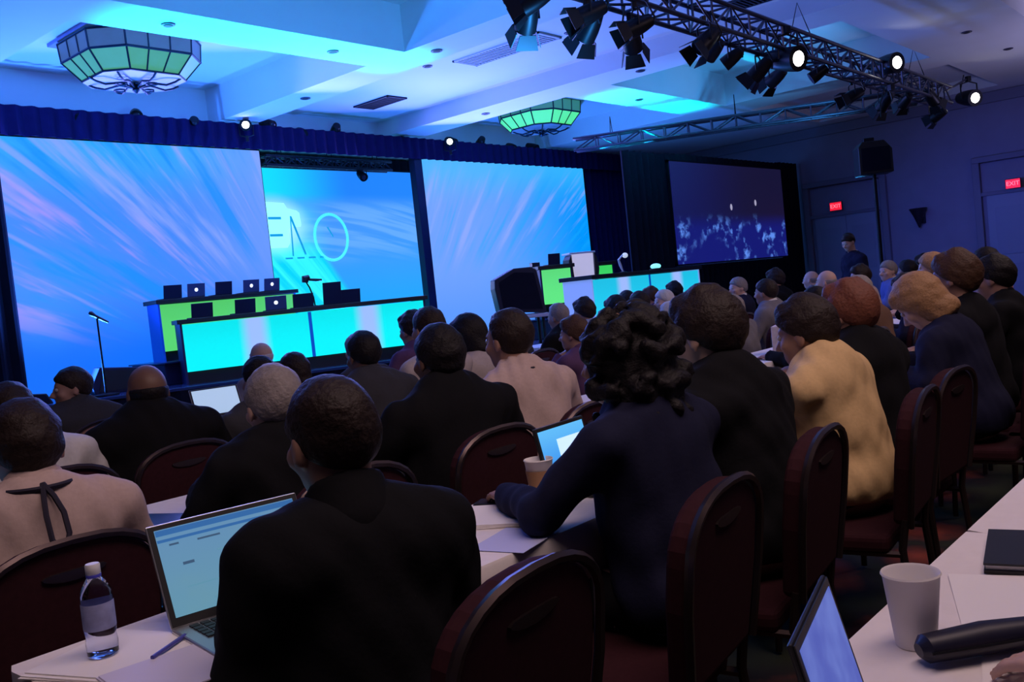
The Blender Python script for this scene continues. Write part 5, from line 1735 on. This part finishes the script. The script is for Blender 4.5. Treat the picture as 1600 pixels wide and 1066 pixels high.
seat('person with short grey hair and a black suit behind the foreground black suit', 'grey haired person in the black suit', 1.765, 2.60, Pose(hs=1.08, top=1.20, lean=9, yaw=0, pitch=3, wide=1.02, h=N), -0.2, hair=('short', 'grey'), skin='fair', top='black', kind='jacket', seed=10)
seat('person in a black suit with a round dark head in the middle of the photo', 'black suited person in the middle of the photo', 2.51, 2.57, Pose(hs=1.1, top=1.262, lean=6, yaw=4, wide=1.15, h=N), -0.25, empty_chair=(2.40, 2.50, 0.0), hair=('short', 'black'), skin='brown', top='black', kind='jacket', seed=11)
seat('person in a beige shirt with a dark lanyard collar right of the middle', 'beige shirted person right of the middle', 3.03, 2.66, Pose(hs=1.1, top=1.287, lean=10, yaw=6, pitch=2, wide=1.2, h=0.010), -0.12, hair=('receding', 'dark'), skin='tan', top='beige', seed=12, lanyard=True)
seat('balding person in a black suit with a shiny crown before the blue screen', 'balding person in the black suit', 2.00, 3.88, Pose(hs=1.08, top=1.22, lean=6, wide=1.18, h=0.011), -0.2, empty_chair=(1.94, 3.80, 0.0), hair=('fringe', 'black'), skin='brown', top='black', kind='jacket', seed=13)
seat('person in a dark sweater with a dark head left of the black suited middle person', 'dark headed person before the cyan panel', 3.24, 3.89, Pose(hs=1.05, top=1.24, lean=8, pitch=6, wide=1.1, h=0.012), -0.15, hair=('short', 'black'), skin='brown', top='dark grey', seed=14)
seat('person with dark hair and a pale sleeve right beside the dark stage post', 'dark haired person below the stage post', 3.75, 3.90, Pose(hs=1.05, top=1.335, lean=4, wide=1.0, h=0.012), -0.1, hair=('short', 'dark'), skin='tan', top='check', seed=15)
seat('person in a light shirt looking down with black bobbed hair', 'light shirted person with bobbed hair', 4.12, 3.94, Pose(hs=1.05, top=1.262, lean=9, yaw=14, pitch=16, wide=1.0, h=0.012), 0.05, hair=('bob', 'black'), skin='fair', top='check', seed=16)
seat('person in a light grey shirt mostly cut by the left edge of the photo', 'light shirted person cut by the left edge', 1.44, 3.90, Pose(hs=1.05, top=1.215, lean=7, wide=1.15, h=0.012), -0.1, hair=('short', 'dark'), skin='tan', top='white', seed=17)
seat('person with a face turned to the left below the left blue screen', 'person with the turned face at the left', 2.40, 5.55, Pose(top=1.20, lean=5, yaw=75, wide=1.0, h=0.012), 0.0, tan=True, hair=('short', 'dark'), skin='tan', top='dark grey', seed=18)

# the neighbour at the photographer's table, only a hand reaches into the picture
Pn = Pose(top=1.29, lean=4, wide=1.05, h=0.008, arms=(((-0.26, 0.14, 0.80), (-0.15, 0.345, 0.785)), ((0.27, 0.00, 0.76), (0.14, 0.16, 0.69))))
build_person('person at the near table whose reddish hand reaches in at the bottom right corner', (1.545, -0.095, 0), 0.10, Pn, hair=('short', 'dark'), skin='fair', top='dark grey', seed=19)
chair(1.545, -0.11, 0.10, 'burgundy banquet chair of the neighbour at the bottom right corner of the photo')

# prototypes for the crowd further away, copied and dressed differently
PR = {}


def crowd(kind, label, who, x, y, top, hairc, skin, shirt, rz=0.0, tan=False):
    spec = {
        'man': (dict(lean=6, wide=1.12), ('short', 'dark'), 'jacket'),
        'full': (dict(lean=8, wide=1.08, pitch=4), ('full', 'dark'), 'shirt'),
        'bald': (dict(lean=6, wide=1.15), ('fringe', 'grey'), 'shirt'),
        'recede': (dict(lean=9, wide=1.12, pitch=8), ('receding', 'grey'), 'jacket'),
        'woman': (dict(lean=6, wide=0.95), ('long', 'dark'), 'shirt'),
        'bob': (dict(lean=10, wide=0.95, pitch=12), ('bob', 'dark'), 'shirt'),
        'left': (dict(lean=4, wide=1.05, yaw=42), ('short', 'grey'), 'jacket'),
        'chin': (dict(lean=10, wide=1.05, yaw=18, arms=('chin', 'table')), ('full', 'brown'), 'shirt'),
    }[kind]
    if kind not in PR:
        P = Pose(top=1.27, h=0.0135, **spec[0])
        PR[kind] = (P, None)
        p = build_person(label, (0, 0, 0), rz, P, hair=spec[1], skin=skin, top=shirt, kind=spec[2], seed=30 + len(PR), collar='white' if kind in ('left', 'man') else None)
        PR[kind] = (P, p)
    else:
        P, src = PR[kind]
        p = copy_thing(src, (0, 0, 0), rz, label)
    P = PR[kind][0]
    s = top / 1.27
    off = Matrix.Rotation(rz, 3, 'Z') @ Vector((P.hc.x, P.hc.y, 0)) * s
    p.location = (x - off.x, y - off.y, 0)
    p.scale = (s, s, s)
    recolor(p, skin, hairc, shirt, 'white' if kind in ('left', 'man') else None)
    c = chair(p.location.x, p.location.y - 0.015, rz, ('tan' if tan else 'burgundy') + ' banquet chair under the ' + who)
    if tan: tan_chair(c)
    return p


CROWD = [
    ('man', 'dark haired person whose dark crown shows behind the grey haired man', 'person hidden behind the grey haired man', 2.56, 3.86, 1.19, 'black', 'tan', 'dark grey', -0.1),
    ('full', 'person with a dark head half hidden left of the stage post head', 'half hidden person left of the stage post', 4.74, 5.10, 1.30, 'dark', 'tan', 'plum', 0.0),
    ('bald', 'bald pale headed person in front of the lavender patch of the cyan panel', 'pale bald person before the cyan panel', 3.98, 5.95, 1.21, 'white', 'fair', 'grey', 0.1),
    ('woman', 'person in a sage green top below the long cyan stage table', 'person in the sage green top', 3.66, 5.12, 1.13, 'dark', 'tan', 'sage', 0.2, True),
    ('recede', 'grey haired person in a dark jacket right of the big loudspeaker', 'grey haired person near the loudspeaker', 6.51, 5.10, 1.245, 'grey', 'tan', 'black', 0.0),
    ('full', 'dark haired person in a pale blue shirt right of the loudspeaker', 'pale blue shirted person by the loudspeaker', 6.98, 5.16, 1.25, 'dark', 'tan', 'pale blue', 0.0),
    ('bob', 'dark haired person whose head peeps out left above the curly hair', 'person left above the curly hair', 7.42, 5.10, 1.25, 'black', 'tan', 'navy', 0.0),
    ('man', 'dark headed person right above the curly hair before the cyan table', 'person right above the curly hair', 7.86, 5.12, 1.265, 'dark', 'tan', 'dark grey', 0.0),
    ('left', 'person with light hair tilted before the right cyan stage table', 'light haired person before the cyan table', 8.30, 5.10, 1.25, 'white', 'fair', 'grey', 0.2),
    ('man', 'small dark headed person under the middle of the right cyan table', 'dark headed person under the cyan table middle', 9.55, 6.40, 1.27, 'dark', 'tan', 'black', 0.0),
    ('chin', 'small brown headed person under the right part of the cyan table', 'brown headed person under the cyan table', 10.10, 6.40, 1.27, 'brown', 'tan', 'plum', 0.0),
    ('full', 'small dark headed person under the right end of the cyan table', 'dark headed person under the cyan table end', 10.72, 6.42, 1.30, 'black', 'tan', 'brown', 0.0),
    ('recede', 'white haired person between the curly hair and the profile face', 'white haired person behind the curly hair', 6.35, 3.86, 1.18, 'white', 'fair', 'grey', 0.1),
    ('recede', 'light grey haired person right above the black jacketed profile person', 'light grey haired person by the cyan table end', 9.25, 5.12, 1.26, 'white', 'fair', 'navy', 0.0),
    ('left', 'grey haired person in a dark suit and white collar turned to the left', 'grey haired person turned left in the suit', 9.95, 5.10, 1.29, 'grey', 'fair', 'navy', 0.25),
    ('man', 'dark haired person beside the grey haired one turned left', 'dark haired person beside the one turned left', 8.05, 3.85, 1.26, 'dark', 'tan', 'grey', 0.0),
    ('full', 'dark haired tall person just right of the dark side screen bottom', 'tall dark haired person below the side screen', 10.95, 5.10, 1.33, 'dark', 'tan', 'black', 0.0),
    ('bob', 'grey haired person with bobbed hair low in the right crowd', 'bob haired person low in the right crowd', 7.35, 3.84, 1.16, 'grey', 'fair', 'grey', 0.0),
    ('bald', 'bald person in the right crowd below the first EXIT door', 'bald person below the first EXIT door', 12.0, 5.08, 1.27, 'grey', 'fair', 'grey', 0.0),
    ('bald', 'balding person in a rose shirt next to the bald one on the right', 'balding person in the rose shirt', 9.45, 3.84, 1.28, 'grey', 'fair', 'rose', 0.1),
    ('chin', 'person with a pale face and dark hair in a beige shirt, hand to chin', 'beige shirted person with the hand to the chin', 10.45, 3.86, 1.28, 'dark', 'fair', 'beige', 0.3),
    ('left', 'person in a blue shirt facing left below the standing man', 'blue shirted person below the standing man', 11.32, 3.84, 1.30, 'grey', 'fair', 'blue', 0.35),
    ('woman', 'long dark haired person in the right crowd under the sconce', 'long haired person under the sconce', 11.55 + 0.45, 3.84, 1.28, 'black', 'tan', 'plum', 0.0),
    ('full', 'dark haired person in a dark top right of the long haired one', 'dark haired person right of the long haired one', 12.72, 3.86, 1.32, 'dark', 'tan', 'black', 0.0),
    ('woman', 'person with long light blond hair at the upper right of the crowd', 'long blond haired person on the right', 8.45, 2.50, 1.345, 'blond', 'fair', 'black', 0.35),
    ('man', 'dark haired person in a rose shirt at the right edge of the photo', 'rose shirted person at the right edge', 9.05, 2.22, 1.34, 'black', 'tan', 'rose', 0.0),
    ('man', 'dark headed person low behind the yellow shirt and its neighbour', 'dark headed person low behind the yellow shirt', 6.05, 2.55, 1.20, 'black', 'tan', 'black', 0.0),
    ('recede', 'grey haired person in a brown jacket above the reddish hair', 'grey haired person above the reddish hair', 6.75, 2.52, 1.24, 'grey', 'tan', 'brown', 0.0),
    ('bob', 'dark haired person in a navy top between the cups and the blond bowed one', 'dark haired person behind the cups', 7.75, 2.50, 1.20, 'dark', 'tan', 'navy', 0.0),
    ('full', 'dark haired person in black at the right edge behind the empty chairs', 'dark haired person behind the empty chairs', 6.1, 1.46, 1.28, 'black', 'tan', 'black', 0.0),
    ('woman', 'brown long haired person at the left of the second row before the stage', 'brown haired person left in the second row', 4.22, 5.12, 1.20, 'brown', 'fair', 'dark grey', 0.0),
    ('man', 'dark headed person in front of the loudspeaker legs', 'dark headed person before the loudspeaker legs', 5.75, 5.10, 1.18, 'black', 'tan', 'dark grey', 0.0),
    ('chin', 'brown haired person between the beige shirt and the curly hair', 'brown haired person left of the curly hair', 5.05, 3.84, 1.16, 'brown', 'tan', 'plum', 0.0),
]
for cdat in CROWD:
    crowd(*cdat[:9], rz=cdat[9], tan=len(cdat) > 10)

# empty chairs
chair(5.04, 0.95, 0.1, 'burgundy banquet chair standing out from the table behind the bowed blond person')
chair(5.62, 0.98, 0.1, 'burgundy banquet chair at the right edge of the photo')
chair(0.36, 2.55, -0.05, 'burgundy banquet chair cut by the left edge behind the water bottle')

# standing man in the aisle by the wall
Ps = Pose(top=1.74, lean=4, yaw=20, pitch=22, stand=True, arms='down', h=0.0135, wide=1.05)
build_person('standing person in a dark blue suit looking down before the lit door', (13.35, 4.97, 0), 0.9, Ps, hair=('short', 'dark'), skin='fair', top='navy', kind='jacket', seed=60, collar='white')
